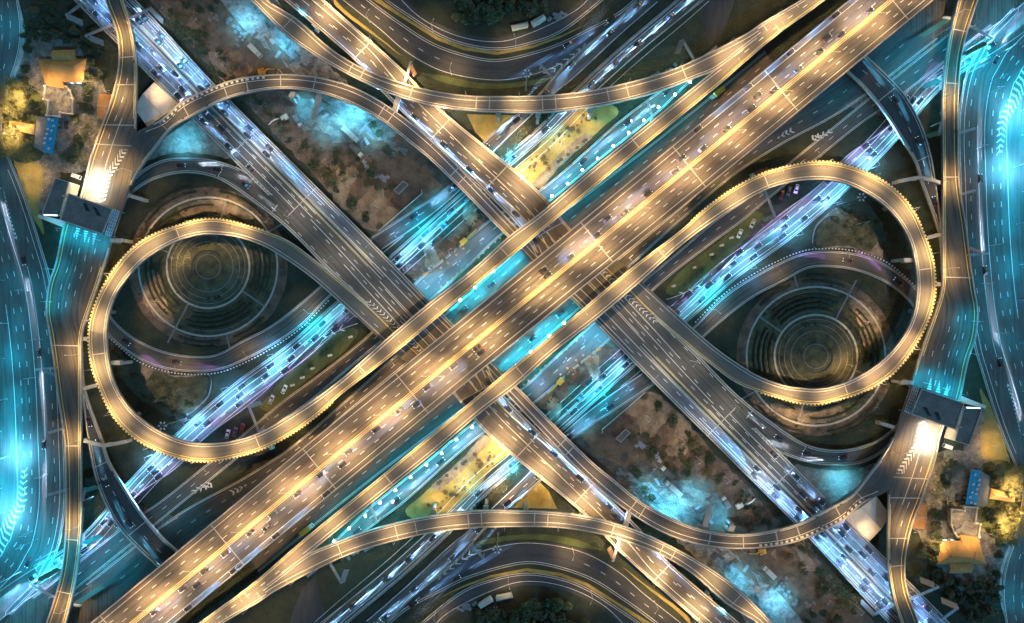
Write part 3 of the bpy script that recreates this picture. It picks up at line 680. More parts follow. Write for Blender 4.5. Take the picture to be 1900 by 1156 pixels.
# ---- sign gantries
def gantry(a, b, z, label, sign=None, base=0.0, posts='ab', panel='sign_back'):
    A, B_ = P(*a, z), P(*b, z)
    t = thing('sign_gantry', label, 'road sign', (A.x, A.y, 0), group='sign gantries over the roads')
    mb = MB()
    for o in (0, .9): mb.beam(A + Vector((0, 0, -o)), B_ + Vector((0, 0, -o)), .35, .35)
    n = max(2, int((B_ - A).length / 2))
    for i in range(n): mb.beam(A.lerp(B_, i/n), A.lerp(B_, (i+1)/n) + Vector((0, 0, -.9)), .14, .14)
    d = (B_ - A).normalized(); q = Vector((-d.y, d.x, 0)) * .5
    for o in (q, -q): mb.beam(A + o, B_ + o, .22, .22)
    part(t, 'truss', mb, 'metal_grey')
    for c in posts:
        p = A if c == 'a' else B_
        mb = MB(); mb.tube([(p.x, p.y, base), (p.x, p.y, z)], .3, 8); part(t, 'post', mb, 'metal_grey')
    if sign:
        s0, s1 = P(*sign[0], z), P(*sign[1], z); mb = MB(); u = Vector((0, 0, 1.6)); d = (s1 - s0).normalized(); n_ = Vector((-d.y, d.x, 0)) * 1.1
        mb.add([s0 - u - n_, s1 - u - n_, s1 + u*.7 + n_, s0 + u*.7 + n_], [(0, 1, 2, 3)]); off = Vector((0, 0, -.18))
        mb.add([s0 - u - n_ + off, s1 - u - n_ + off, s1 + u*.7 + n_ + off, s0 + u*.7 + n_ + off], [(3, 2, 1, 0)])
        part(t, 'sign_panel', mb, panel)
    return t
gantry((241, 34), (278, 16), 14, 'grey truss sign gantry spanning the upper left expressway right of the toll road', ((278, 16), (302, 40)))
gantry((158, 67), (212, 44), 14, 'grey truss sign gantry left of the toll road near the top edge, over dark trees', ((166, 70), (192, 80)))
gantry((122, 29), (150, 8), 14, 'short sign gantry among dark trees nearest the top left corner', ((122, 29), (153, 42)))
gantry((461, 752), (480, 801), 9, 'cantilever sign gantry beside the grass strip inside the lower bend of the left loop', ((464, 754), (484, 747)), posts='ab')
gantry((763, 114), (752, 150), 12, 'sign gantry at the outer edge of the connector ramp, top centre left', ((761, 118), (770, 140)), panel='metal_rust')
gantry((688, 939), (700, 970), 9, 'slim gantry crossing the cyan service road at the lower left of centre')
gantry((613, 1047), (634, 1082), 9, 'V-shaped cantilever gantry on the dark lot below the lower left connector ramp', ((634, 1082), (643, 1057)))
gantry((876, 1012), (897, 1036), 8, 'small cross-shaped sign frame between the avenue and the curved roads, bottom centre', ((870, 1020), (890, 1012)))
gantry((56, 1084), (100, 1108), 8, 'dark sign gantry beside the toll road in the lower left corner', ((70, 1077), (109, 1056)), panel='sign_green')
gantry((137, 1122), (150, 1124), 8, 'sign gantry with a long teal panel between toll road and main highway, lower left', ((141, 1120), (190, 1089)), posts='a', panel='sign_green')
gantry((153, 930), (158, 905), 10, 'bracket sign gantry on the toll road above the merging ramp, lower left', ((156, 911), (180, 903)), posts='a', panel='sign_green')
gantry((153, 1012), (156, 990), 10, 'lower bracket sign gantry beside the toll road, lower left', ((156, 1008), (187, 994)), posts='a', panel='sign_green')
gantry((101, 683), (65, 686), 9, 'pale bracket gantry reaching from the toll road over the left frontage road', ((78, 688), (101, 696)), posts='a', base=0)
gantry((114, 796), (90, 803), 9, 'small bracket arm on the toll road over the left frontage road, lower down', posts='a')
gantry((122, 909), (90, 918), 9, 'thin bracket arm on the toll road near the lower left cyan road', posts='a')
high_mast(P(976, 166), 'tall high mast lamp standing by the curved roads at the top centre')
high_mast(P(345, 776), 'tall high mast lamp inside the lower bend of the left loop')
# ---- toll plaza
def poly(pts, z): return [P(x, y, z) for x, y in pts]
t = thing('toll_canopy', 'grey flat toll plaza canopy spanning the left toll road', 'toll station', P(165, 396))
roof = [(128, 360), (209, 388), (190, 434), (112, 408)]
mb = MB(); mb.prism(poly(roof, 13.5), 12.7, 13.5); part(t, 'roof', mb, 'roof_grey')
mb = MB()
for i in range(4):
    a, b = poly(roof, 13.5)[i], poly(roof, 13.5)[(i+1) % 4]; mb.beam(a + Vector((0, 0, .15)), b + Vector((0, 0, .15)), .5, .5)
part(t, 'roof_edge', mb, 'concrete')
for sk in ([(154, 377), (160, 377), (167, 392), (159, 391)], [(172, 383), (179, 386), (188, 401), (180, 400)]):
    mb = MB(); mb.prism(poly(sk, 13.6), 13.45, 13.62); part(t, 'skylight', mb, 'glass')
for q in ((128, 366), (152, 376), (176, 385), (200, 393), (120, 402), (142, 410), (164, 418), (184, 426)):
    mb = MB(); p = P(*q, 7); mb.box((p.x, p.y, 9.9), (.7, .7, 5.6)); part(t, 'column', mb, 'concrete')
for q in ((140, 386), (158, 393), (176, 400)):
    p = P(*q, 7); mb = MB(); mb.box((p.x, p.y, 8.5), (1.6, 3.2, 2.6), R(-20)); b = part(t, 'toll_booth', mb, 'wall_cream')
    mb = MB(); mb.box((p.x, p.y, 8.9), (1.7, 3.3, 1.0), R(-20)); part(b, 'booth_window', mb, 'window_lit')
for q in ((146, 432), (161, 437), (177, 442)):
    t2 = [(q[0] - 5, q[1] - 10), (q[0] + 3, q[1] - 8), (q[0] - 5, q[1] + 14)]
    mb = MB(); mb.prism(poly(t2, 7.2), 7.0, 7.2); isl = part(t, 'traffic_island', mb, 'concrete_dark')
    mb = MB(); z = 7.21
    for k in range(5):
        f0, f1 = k/5, (k + .5)/5; l0, l1 = lerp2([t2[0], t2[2]], f0), lerp2([t2[0], t2[2]], f1); r0, r1 = lerp2([t2[1], t2[2]], f0), lerp2([t2[1], t2[2]], f1)
        mb.add(poly([l0, r0, r1, l1], z), [(0, 1, 2, 3)])
    for a, b in ((t2[2], (t2[2][0] - 8, t2[2][1] + 32)),): mb.add(poly([(a[0]-.5, a[1]), (a[0]+.5, a[1]), (b[0]+.3, b[1]), (b[0]-.3, b[1])], 7.02), [(0, 1, 2, 3)])
    part(isl, 'hatching', mb, 'paint_white')
t = thing('glass_walkway', 'blue lattice glazed walkway roof along the outer edge of the left toll canopy', 'walkway', P(205, 415))
wk = [(211, 388), (222, 393), (206, 438), (195, 435)]
mb = MB(); mb.prism(poly(wk, 10), 9.8, 10); part(t, 'roof_panel', mb, 'canopy_blue')
mb = MB()
for i in range(9): mb.beam(P(*lerp2([wk[0], wk[3]], i/8), 10.1), P(*lerp2([wk[1], wk[2]], i/8), 10.1), .3, .2)
for k in range(4): mb.beam(P(*lerp2([wk[0], wk[1]], k/3), 10.12), P(*lerp2([wk[3], wk[2]], k/3), 10.12), .25, .2)
part(t, 'lattice', mb, 'machine_white')
mb = MB()
for q in wk: p = P(*q, 5); mb.box((p.x, p.y, 4.9), (.4, .4, 9.8))
part(t, 'support', mb, 'metal_grey')
def flat_building(name, label, cat, pts, h, wall, roof_m, rim=.5, group=None):
    c = sum((P(x, y, 0) for x, y in pts), Vector()) / len(pts)
    t = thing(name, label, cat, c, group=group)
    pw = poly(pts, h); mb = MB(); mb.prism(pw, 0, h - .02); part(t, 'wall', mb, wall)
    mb = MB(); cc = sum(pw, Vector()) / len(pw); ins = [p.lerp(cc, .03) for p in pw]; mb.prism(ins, h - .1, h + .05); part(t, 'roof', mb, roof_m)
    mb = MB()
    for i in range(len(pw)): mb.beam(pw[i] + Vector((0, 0, rim/2)), pw[(i+1) % len(pw)] + Vector((0, 0, rim/2)), .35, rim)
    part(t, 'parapet', mb, 'concrete')
    return t
ob = flat_building('office_building', 'dark flat-roofed office block beside the left toll canopy', 'building', [(103, 330), (128, 338), (112, 398), (79, 397)], 10, 'wall_cream', 'roof_grey')
for i in range(6):
    a = lerp2([(79, 398.5), (112, 399.5)], (i + .3)/6.3); b = lerp2([(79, 398.5), (112, 399.5)], (i + .85)/6.3); A, B_ = P(*a, 8), P(*b, 8)
    mb = MB(); mb.beam(A + Vector((0, 0, -1)), B_ + Vector((0, 0, -1)), .3, 1.6); part(ob, 'window', mb, 'window_lit')
mb = MB(); mb.prism(poly([(72, 398), (112, 408), (128, 418), (122, 424), (100, 415), (70, 403)], 4.5), 4.2, 4.5); part(ob, 'porch_roof', mb, 'roof_pale')
t = thing('parked_van', 'small white van parked between the left toll office and the toll road', 'van', P(144, 328))
mb = MB(); p = P(144, 328); mb.box((p.x, p.y, 1.1), (4.6, 1.9, 1.3), R(-20)); mb.box((p.x, p.y, 1.95), (4.2, 1.7, .5), R(-20), taper=.85); part(t, 'body', mb, 'machine_white')
mb = MB(); mb.box((p.x + 2.0, p.y - .73, 1.75), (.5, 1.5, .5), R(-20)); part(t, 'windscreen', mb, 'glass')
for dx, dy in ((-1.5, -.2), (1.2, -1.2), (-1.0, 1.3), (1.7, .35)):
    mb = MB(); mb.wheel((p.x + dx, p.y + dy, .35), .35, .2); part(t, 'wheel', mb, 'tyre')
# ---- house, terrace, pavilion, sheds
t = thing('villa', 'large villa with a golden hipped roof among trees in the upper left', 'house', P(115, 128))
ev = poly([(70, 110), (161, 109), (154, 152), (84, 153)], 5.0); r1, r2 = P(92, 119, 8.2), P(133, 123, 8.2)
mb = MB(); mb.add(ev + [r1, r2], [(0, 1, 5, 4)[::-1], (1, 2, 5)[::-1], (2, 3, 4, 5)[::-1], (3, 0, 4)[::-1], (0, 1, 2, 3)]); rf = part(t, 'roof', mb, 'roof_gold')
mb = MB(); mb.beam(r1, r2, .4, .3)
for e_, r_ in ((ev[0], r1), (ev[1], r2), (ev[2], r2), (ev[3], r1)): mb.beam(e_, r_, .35, .3)
part(rf, 'ridge_tiles', mb, 'roof_orange')
mb = MB(); a = poly([(84, 152), (117, 150), (120, 164), (86, 159)], 4.6); mb.add([a[0] + Vector((0, 0, 1.2)), a[1] + Vector((0, 0, 1.2)), a[2], a[3]], [(3, 2, 1, 0)]); mb.prism([p - Vector((0, 0, .3)) for p in a], 4.0, 4.5); part(t, 'porch_roof', mb, 'roof_gold')
mb = MB(); a = poly([(97, 93), (139, 92), (139, 112), (97, 112)], 6); mb.prism(a, 5.5, 6.0); mb.add([a[0], a[1], (a[1] + a[2])/2 + Vector((0, 0, 1.2)), (a[0] + a[3])/2 + Vector((0, 0, 1.2)), a[2], a[3]], [(0, 1, 2, 3)[::-1], (3, 2, 4, 5)[::-1]]); part(t, 'dormer_roof', mb, 'roof_gold')
mb = MB(); c = sum(ev, Vector())/4; mb.prism([p.lerp(c, .07) for p in ev], 0, 4.95); part(t, 'wall', mb, 'wall_cream')
for q in ((118, 153), (135, 153.5), (147, 153.5)): p = P(*q, 2); mb = MB(); mb.box((p.x, p.y, 2.0), (1.6, .3, 1.5), R(2)); part(t, 'window', mb, 'window_lit')
t = thing('terrace_house', 'flat terrace with cream parapet walls and corner posts below the golden villa, upper left', 'terrace', P(108, 188))
tp = [(85, 161), (83, 184.5), (91, 186.6), (88, 214.6), (112, 216.7), (113, 209.5), (135, 211.5), (136, 182.5), (130, 168), (124, 161)]
pw = poly(tp, 3.6); mb = MB(); mb.prism(pw[::-1], 0, 3.6); part(t, 'floor', mb, 'yard')
mb = MB()
for i in range(len(pw) - 1): mb.beam(pw[i] + Vector((0, 0, .4)), pw[i+1] + Vector((0, 0, .4)), .4, .9)
part(t, 'parapet', mb, 'wall_cream')
for p in pw: mb = MB(); mb.box((p.x, p.y, 4.2), (.9, .9, 1.5)); part(t, 'corner_post', mb, 'wall_cream')
mb = MB()
for q in ((116, 176), (112, 184), (123, 172)): p = P(*q, 3.6); mb.cyl((p.x, p.y, 3.6), .9, 1.2, .8, 8)
part(t, 'planter', mb, 'concrete_dark')
t = thing('pavilion', 'bright blue flat pavilion deck left of the parked cars, upper left', 'pavilion', P(92, 250))
mb = MB(); mb.prism(poly([(88, 218), (109, 218), (98, 285), (80, 283)], 3.0)[::-1], 2.75, 3.0); part(t, 'deck', mb, 'canopy_blue')
mb = MB(); mb.prism(poly([(68, 216), (87.6, 217), (79.6, 282), (62, 272)], 3.0)[::-1], 2.6, 2.9); part(t, 'side_roof', mb, 'concrete_dark')
mb = MB()
for q in ((89, 219), (108, 219), (97, 283), (81, 281), (69, 218), (64, 270)): p = P(*q, 1.3); mb.box((p.x, p.y, 1.3), (.3, .3, 2.6))
part(t, 'support', mb, 'metal_grey')
for i, q in enumerate(((92, 222), (99, 224), (101, 234), (90, 240), (97, 243), (88, 249), (85, 257), (95, 258), (84, 266), (92, 276))):
    p = P(*q, 3.0)
    def table(i=i):
        o = thing('table', '', 'table'); mb = MB()
        mb.box((0, 0, .72), (1.25, 1.0, .08)); part(o, 'tabletop', mb, 'paint_white', True)
        mb = MB(); mb.cyl((0, 0, 0), .3, .08, .7, 8); part(o, 'leg', mb, 'metal_grey', True); return o
    placed('table', table, p, R(-12 + 7*i), 'white table standing on the blue pavilion deck, upper left', 'white tables on the left blue deck')
def gable(name, label, cat, pts, h, rise, roof_m, wall='wall_cream', group=None, hip=.15):
    """pts: four corners, ridge runs between the middles of sides 0-3 and 1-2"""
    e = poly(pts, h); t = thing(name, label, cat, sum((P(x, y) for x, y in pts), Vector())/4, group=group)
    a, b = (e[0] + e[3])/2, (e[1] + e[2])/2; u = Vector((0, 0, rise)); r1, r2 = a.lerp(b, hip) + u, a.lerp(b, 1 - hip) + u
    mb = MB(); mb.add(e + [r1, r2], [(4, 5, 1, 0), (5, 4, 3, 2), (4, 0, 3), (5, 2, 1), (0, 1, 2, 3)]); rf = part(t, 'roof', mb, roof_m)
    mb = MB(); mb.beam(r1, r2, .3, .2); part(rf, 'ridge', mb, 'concrete')
    c = sum(e, Vector())/4; mb = MB(); mb.prism([p.lerp(c, .08) for p in e][::-1], 0, h - .05); w_ = part(t, 'wall', mb, wall)
    return t
gable('garden_shed', 'small yellow-roofed shed with white gutters beside the palms, upper left', 'shed', [(18, 224), (65, 231), (62, 250), (15, 238)], 3, 1.3, 'roof_gold')
gable('tiled_house', 'orange roof tucked beside the left toll road, upper left', 'house', [(185, 174), (209, 176), (193, 222), (179, 218)], 4, 1.0, 'roof_orange', hip=0)
gable('warehouse', 'pale grey warehouse roof between the left toll road and the arc ramp', 'warehouse', [(286, 152), (334, 196), (274, 236), (248, 200)], 5, 1.4, 'roof_pale', hip=0)
gable('wood_shed', 'long brown-roofed shed at the edge of the top centre wood', 'shed', [(948, 47), (979, 40), (981, 48), (950, 55)], 3, .8, 'concrete')
gable('metal_shed', 'small blue-grey shed behind the brown-roofed shed in the top centre wood', 'shed', [(984, 40), (1008, 26), (1014, 34), (990, 50)], 3, .8, 'roof_pale')
car(P(124, 232, .4), R(92), 'car_dark', 'dark car parked closest to the toll road beside the blue pavilion, upper left', 'cars parked beside the left pavilion', lit=False)
car(P(113, 232, .4), R(88), 'car_grey', 'grey car parked against the blue pavilion deck, upper left', 'cars parked beside the left pavilion', lit=False)
for q, pn, lb in (((504, 741), 'car_silver', 'silver car parked at the lower end of the grass strip inside the left loop'), ((528, 722), 'car_white', 'white car parked in the middle of the grass strip inside the left loop')):
    car(P(*q, .35), R(65), pn, lb, 'cars parked on the left grass strip', lit=False)
for q, pn, lb in (((423, 805), 'car_white', 'white car parked farthest left under the lower bend of the left loop'), ((437, 801), 'car_grey', 'grey car parked in the middle of three under the lower bend of the left loop'), ((450, 794), 'car_red', 'red car parked nearest the gantry under the lower bend of the left loop')):
    car(P(*q, .35), R(75), pn, lb, 'cars parked under the left loop', lit=False)
# ---- lorries
def lorry(loc, rz, label, box='machine_yellow', length=7.5):
    o = thing('lorry', label, 'lorry', loc, rz, group='lorries')
    mb = MB(); mb.box((-.9, 0, .75), (length, 1.0, .3)); part(o, 'chassis', mb, 'metal_rust', True)
    mb = MB(); mb.box((-1.6, 0, 2.1), (length - 2.6, 2.4, 2.3)); mb.box((-1.6, 0, 3.3), (length - 2.9, 2.1, .1)); part(o, 'cargo_box', mb, box, True)
    mb = MB(); mb.box((length/2 - 1.7, 0, 1.6), (1.9, 2.2, 1.9), taper=.88, shift=(-.1, 0)); cb = part(o, 'cab', mb, 'machine_white', True)
    mb = MB(); mb.box((length/2 - .78, 0, 1.95), (.12, 1.9, .7)); part(cb, 'windscreen', mb, 'glass', True)
    for x in (length/2 - 1.6, -length/2 + .6, -length/2 + 1.7):
        for y in (-1.05, 1.05): mb = MB(); mb.wheel((x, y, .5), .5, .3); part(o, 'wheel', mb, 'tyre', True)
    return o
lorry(P(496, 833, .4), R(24), 'lorry with brown cargo box just outside the lower bend of the left loop', 'metal_rust', 9)
lorry(P(572, 980, .4), R(37), 'orange lorry with a white cab between the main highway and the lower left ramp', 'machine_yellow', 8)
lorry(P(653, 252, .2), R(-42), 'big white box lorry parked in the cyan lit building yard, upper left of centre', 'paint_white', 10)
lorry(P(664, 282, .2), R(-45), 'grey lorry parked below the big white lorry in the upper left building yard', 'roof_grey', 8)
lorry(P(477, 98, .2), R(-45), 'white lorry parked near the dirt track at the upper left building site', 'machine_white', 8)
lorry(P(556, 228, .2), R(-60), 'small pale lorry next to the white excavator, upper left building site', 'sign_back', 6.5)
# ---- excavators
def excavator(loc, rz, label, paint='machine_yellow', reach=7.0):
    o = thing('excavator', label, 'excavator', loc, rz, group='excavators')
    for y in (-1.1, 1.1):
        mb = MB(); mb.box((0, y, .45), (3.8, .6, .7)); mb.wheel((1.9, y, .45), .35, .6); mb.wheel((-1.9, y, .45), .35, .6); part(o, 'track', mb, 'tyre', True)
    mb = MB(); mb.box((-.5, 0, 1.4), (3.4, 2.6, 1.1), taper=.95); mb.box((-1.5, 0, 2.1), (1.2, 2.4, .5)); bd = part(o, 'body', mb, paint, True)
    mb = MB(); mb.box((.5, .75, 2.3), (1.5, 1.0, 1.3), taper=.85); part(o, 'cab', mb, paint, True)
    mb = MB(); mb.box((.7, .75, 2.4), (1.3, .95, .7)); part(o, 'cab_window', mb, 'glass', True)
    mb = MB(); mb.tube([(1.0, -.3, 1.8), (reach*.45, -.3, 4.0), (reach*.7, -.3, 3.4)], [.4, .4, .3], 4); part(o, 'boom', mb, paint, True)
    mb = MB(); mb.tube([(reach*.7, -.3, 3.4), (reach, -.3, 1.2)], [.3, .22], 4); part(o, 'stick', mb, paint, True)
    mb = MB(); mb.box((reach, -.3, .7), (1.0, 1.1, .9), taper=.7); part(o, 'bucket', mb, 'metal_rust', True)
    return o
excavator(P(862, 447, .1), R(45), 'orange excavator reaching over the bank between two blue roads, left of centre', reach=8.5)
excavator(P(528, 220, .1), R(206), 'white excavator with its arm lowered in the upper left building site', 'machine_white', 8)
excavator(P(489, 134, .1), R(12), 'yellow excavator at the upper rim of the arc ramp, upper left building site', reach=6)
# ---- building-site clutter
def heap(q, rx, ry, h, label, mt='dirt', rz=0.0):
    mb = MB(); n, m = 22, 9; o = Vector((q[0], q[1], 0)); rows = []
    for j in range(m + 1):
        f = j / m; row = []
        for i in range(n + 1):
            a = 6.28319 * (i % n) / n; k = 1 + .35 * noise.noise(Vector((math.cos(a)*1.5, math.sin(a)*1.5, q[0]*.1)))
            x, y = rx*f*k*math.cos(a), ry*f*k*math.sin(a)
            z = h*(1 - f)**1.1*(1 + .6*noise.noise(Vector((x*.5, y*.5, q[1]*.1)))) + .25*noise.noise(Vector((x*.9, y*.9, 4)))*(1 - f)
            row.append((x, y, max(-.05, z)))
        rows.append(row)
    for a, b in zip(rows, rows[1:]): mb.strip(b, a)
    return single('soil_heap', label, 'soil heap', mb, mt, P(*q, .03), rz, 'soil heaps of the building site, ' + ('left' if q[0] < 950 else 'right'), smooth=True)
for i, (q, rx, ry, h, mt, lb) in enumerate([
    ((643, 328), 5.5, 5.5, 2.6, 'dirt_pale', 'round conical soil heap in the middle of the upper left building site'), ((690, 372), 8, 6, 2.2, 'dirt_pale', 'broad pale soil heap just above the avenue, upper left building site'),
    ((667, 352), 6, 5, 1.8, 'dirt', 'brown soil heap between the round heap and the broad pale heap, upper left'), ((437, 118), 8, 5, 2.5, 'dirt', 'rough dark soil heap near the lower expressway, upper left building site'),
    ((497, 185), 10, 7, 2.2, 'dirt', 'large dark soil heap directly below the arc ramp, upper left'), ((575, 268), 10, 7, 2, 'dirt', 'wide dark soil heap left of the big white lorry, upper left'),
    ((612, 300), 6, 5, 1.6, 'dirt', 'low soil heap left of the round conical heap, upper left'), ((800, 480), 7, 4, 1.8, 'dirt_pale', 'pale soil heap on the bank left of the stacked steel piles, left of centre'),
    ((822, 462), 5, 4, 2, 'dirt', 'dark soil heap beneath the stacked steel piles, left of centre'), ((873, 398), 3.5, 6, 1.5, 'dirt_pale', 'narrow golden soil heap at the arc ramp end of the bank, left of centre'),
    ((565, 1052), 5, 3, 1.2, 'dirt', 'small soil heap below the lower left connector ramp')]): heap(q, rx, ry, h, lb, mt, i * .7)
for k in range(6):
    mb = MB(); L_len = 11 - k*.5
    mb.box((0, 0, .25), (L_len, .55, .5)); mb.box((0, .35, .45), (L_len, .12, .2)); mb.box((0, -.35, .45), (L_len, .12, .2))
    p = P(826, 455, 1.4 + .05); a = R(-24); n_ = Vector((-math.sin(a), math.cos(a), 0))
    single('steel_pile', 'long dark steel sheet pile lying in the stack on the bank, left of centre', 'steel pile', mb, 'metal_rust', p + n_*(k - 2.5)*.95, a + R(random.uniform(-3, 3)), 'stacked steel piles, left bank')
rng = random.Random(3)
def crate_mesh(i):
    mb = MB(); d = (rng.uniform(1.2, 2.4), rng.uniform(.9, 1.5), rng.uniform(.6, 1.4)); mb.box((0, 0, d[2]/2), d)
    for x in (-.33, 0, .33): mb.box((x*d[0], 0, d[2] + .05), (d[0]*.18, d[1]*.98, .08))
    return mb
CM = [crate_mesh(i) for i in range(4)]
def crates(pts0, pts1, n, spread, label, group, mt):
    for i in range(n):
        x, y = lerp2([pts0, pts1], rng.random()); x += rng.uniform(-spread, spread); y += rng.uniform(-spread, spread)
        single('crate', label, 'crate', CM[rng.randrange(4)], mt, P(x, y, .06), R(-40 + rng.uniform(-12, 12)), group)
crates((672, 305), (716, 332), 26, 7, 'dark slatted crate among the stacks at the heart of the upper left building site', 'dark crates, upper left site', 'metal_grey')
crates((716, 264), (752, 284), 20, 5, 'weathered wooden crate in the rows beside the arc ramp, upper left building site', 'wooden crates by the arc ramp, upper left', 'concrete_dark')
crates((728, 372), (740, 386), 12, 6, 'rusty scrap crate near the container office, upper left building site', 'scrap crates, upper left', 'metal_rust')
crates((385, 10), (470, 95), 22, 12, 'grey building block beside the dirt track at the upper left building site', 'grey blocks, upper left', 'concrete_dark')
crates((575, 22), (592, 60), 16, 4, 'pale storage box stacked in the gap between two gold lit decks, top left of centre', 'storage boxes between the decks, top left', 'machine_white')
crates((620, 1040), (690, 1015), 18, 5, 'pale pipe-yard box below the lower left connector ramp', 'yard boxes, lower left', 'sign_back')
crates((850, 1135), (880, 1120), 14, 6, 'blue-grey stored box at the edge of the bottom centre wood', 'stored boxes, bottom centre', 'sign_back')
def pipes(n, pts, spread, label, group):
    for i in range(n):
        x, y = lerp2(pts, rng.random()); x += rng.uniform(-spread, spread); y += rng.uniform(-spread, spread)
        mb = MB(); ln = rng.uniform(2.5, 5)
        for k in range(3): mb.tube([(-ln/2, (k - 1)*.5, .28), (ln/2, (k - 1)*.5, .28)], .25, 8)
        mb.tube([(-ln/2, -.25, .7), (ln/2, -.25, .7)], .25, 8)
        single('pipe_bundle', label, 'pipes', mb, 'roof_grey' if i % 2 else 'metal_grey', P(x, y, .06), R(-45 + rng.choice((0, 90)) + rng.uniform(-15, 15)), group)
pipes(18, [(480, 50), (540, 110), (590, 150)], 14, 'short bundle of pipes lying along the cyan dirt track, upper left site', 'pipe bundles by the dirt track, upper left')
pipes(20, [(565, 195), (620, 230), (690, 262)], 20, 'short bundle of pipes lying in the cyan building yard, upper left', 'pipe bundles in the cyan yard, upper left')
flat_building('site_office', 'dark container office at the avenue edge of the upper left building site', 'site office', [(748, 336), (757, 342), (739, 360), (731, 353)], 3, 'metal_grey', 'roof_grey')
t = thing('site_fence', 'white site fence along the avenue edge of the upper left building site', 'fence', P(740, 394))
for a, b in (((782, 352), (783, 359)), ((783, 359), (742, 394)), ((742, 394), (703, 428))):
    mb = MB(); mb.beam(P(*a, .9), P(*b, .9), .15, 1.7); part(t, 'fence_panel', mb, 'machine_white')
for f in range(8):
    p = P(*lerp2([(783, 359), (703, 428)], f/7)); mb = MB(); mb.box((p.x, p.y, 1), (.25, .25, 2)); part(t, 'post', mb, 'metal_grey')
def drum():
    o = thing('traffic_drum', '', 'traffic drum'); mb = MB(); mb.cyl((0, 0, 0), .55, .42, 1.1, 10); part(o, 'body', mb, 'cone_orange', True)
    mb = MB(); mb.cyl((0, 0, .5), .5, .47, .2, 10); part(o, 'reflective_band', mb, 'paint_white', True); return o
dpts = [(818, 532), (830, 524), (840, 516), (848, 508), (857, 501), (867, 492), (879, 484), (888, 477), (896, 469), (906, 459), (919, 449), (928, 442), (940, 446)]
for q in dpts: placed('drum', drum, P(*q, .4), 0, 'orange traffic drum in the row along the dark blue road, left of centre', 'traffic drums along the dark blue road, left', None)
for q in ((818, 497), (831, 488), (847, 473), (860, 461)): placed('drum', drum, P(*q, .4), 0, 'orange traffic drum at the foot of the bank, left of centre', 'traffic drums under the bank, left')
mb = MB(); mb.box((0, 0, .5), (2.6, 1.2, 1.0)); mb.box((0, 0, 1.2), (1.6, .9, .5)); single('roadwork_barrier', 'orange roadwork barrier at the lower tip of the bank, left of centre', 'barrier', mb, 'cone_orange', P(790, 508, .1), R(20))
for q in ((1019, 313), (1036, 300), (1041, 296), (1054, 287), (1071, 274), (1087, 260), (1083, 263)):
    mb = MB(); mb.box((0, 0, .25), (1.7, 1.5, .5)); mb.box((0, 0, .53), (1.3, 1.1, .1)); single('dark_slab', 'dark square slab lying in the row on the golden field, top right of centre', 'slab', mb, 'metal_rust', P(*q, .08), R(rng.uniform(-20, 20)), 'dark slabs on the golden field, top right')
for q in ((545, 714), (563, 700), (582, 683), (614, 659), (652, 625)):
    mb = MB(); mb.box((0, 0, 1.6), (1.3, .9, 3.2)); mb.box((0, 0, 3.3), (1.6, 1.1, .3)); single('pillar_stub', 'pale concrete pillar stub standing in the grass strip inside the left loop', 'pillar', mb, 'roof_pale', P(*q, .05), R(15), 'pillar stubs on the left grass strip')
for i in range(16):
    q = lerp2([(708, 466), (745, 436)], i/15); mb = MB(); mb.cyl((0, 0, 0), .22, .2, .9, 8); mb.cyl((0, 0, .9), .26, .1, .15, 8)
    single('bollard', 'white bollard in the dotted row between the two avenues, upper left of centre', 'bollard', mb, 'paint_white', P(q[0] + 3, q[1] + 3, .05), 0, 'bollards between the avenues, left')
for i, (a, b) in enumerate((((508, 600), (560, 566)), ((250, 664), (352, 694)))):
    pass
mb = MB(); rd = Road([(202, 624), (249, 664), (285, 681), (337, 692), (404, 690), (461, 668), (521, 634), (562, 604), (610, 556)], [(203, 627), (250, 667), (286, 684), (338, 695), (405, 693), (462, 671), (522, 637), (563, 607), (611, 559)], .05)
rd.wall(mb, .5, 0, .5, .8, stripes=True); single('guard_rail', 'dotted black and white guard rail along the outside of the garden loop road, left garden', 'guard rail', MB(), 'concrete', (0, 0, 0)) if False else None
t = thing('guard_rail', 'dotted white guard rail along the outside of the road under the left garden', 'guard rail', P(386, 694)); part(t, 'rail', mb, ['paint_white', 'paint_black'])
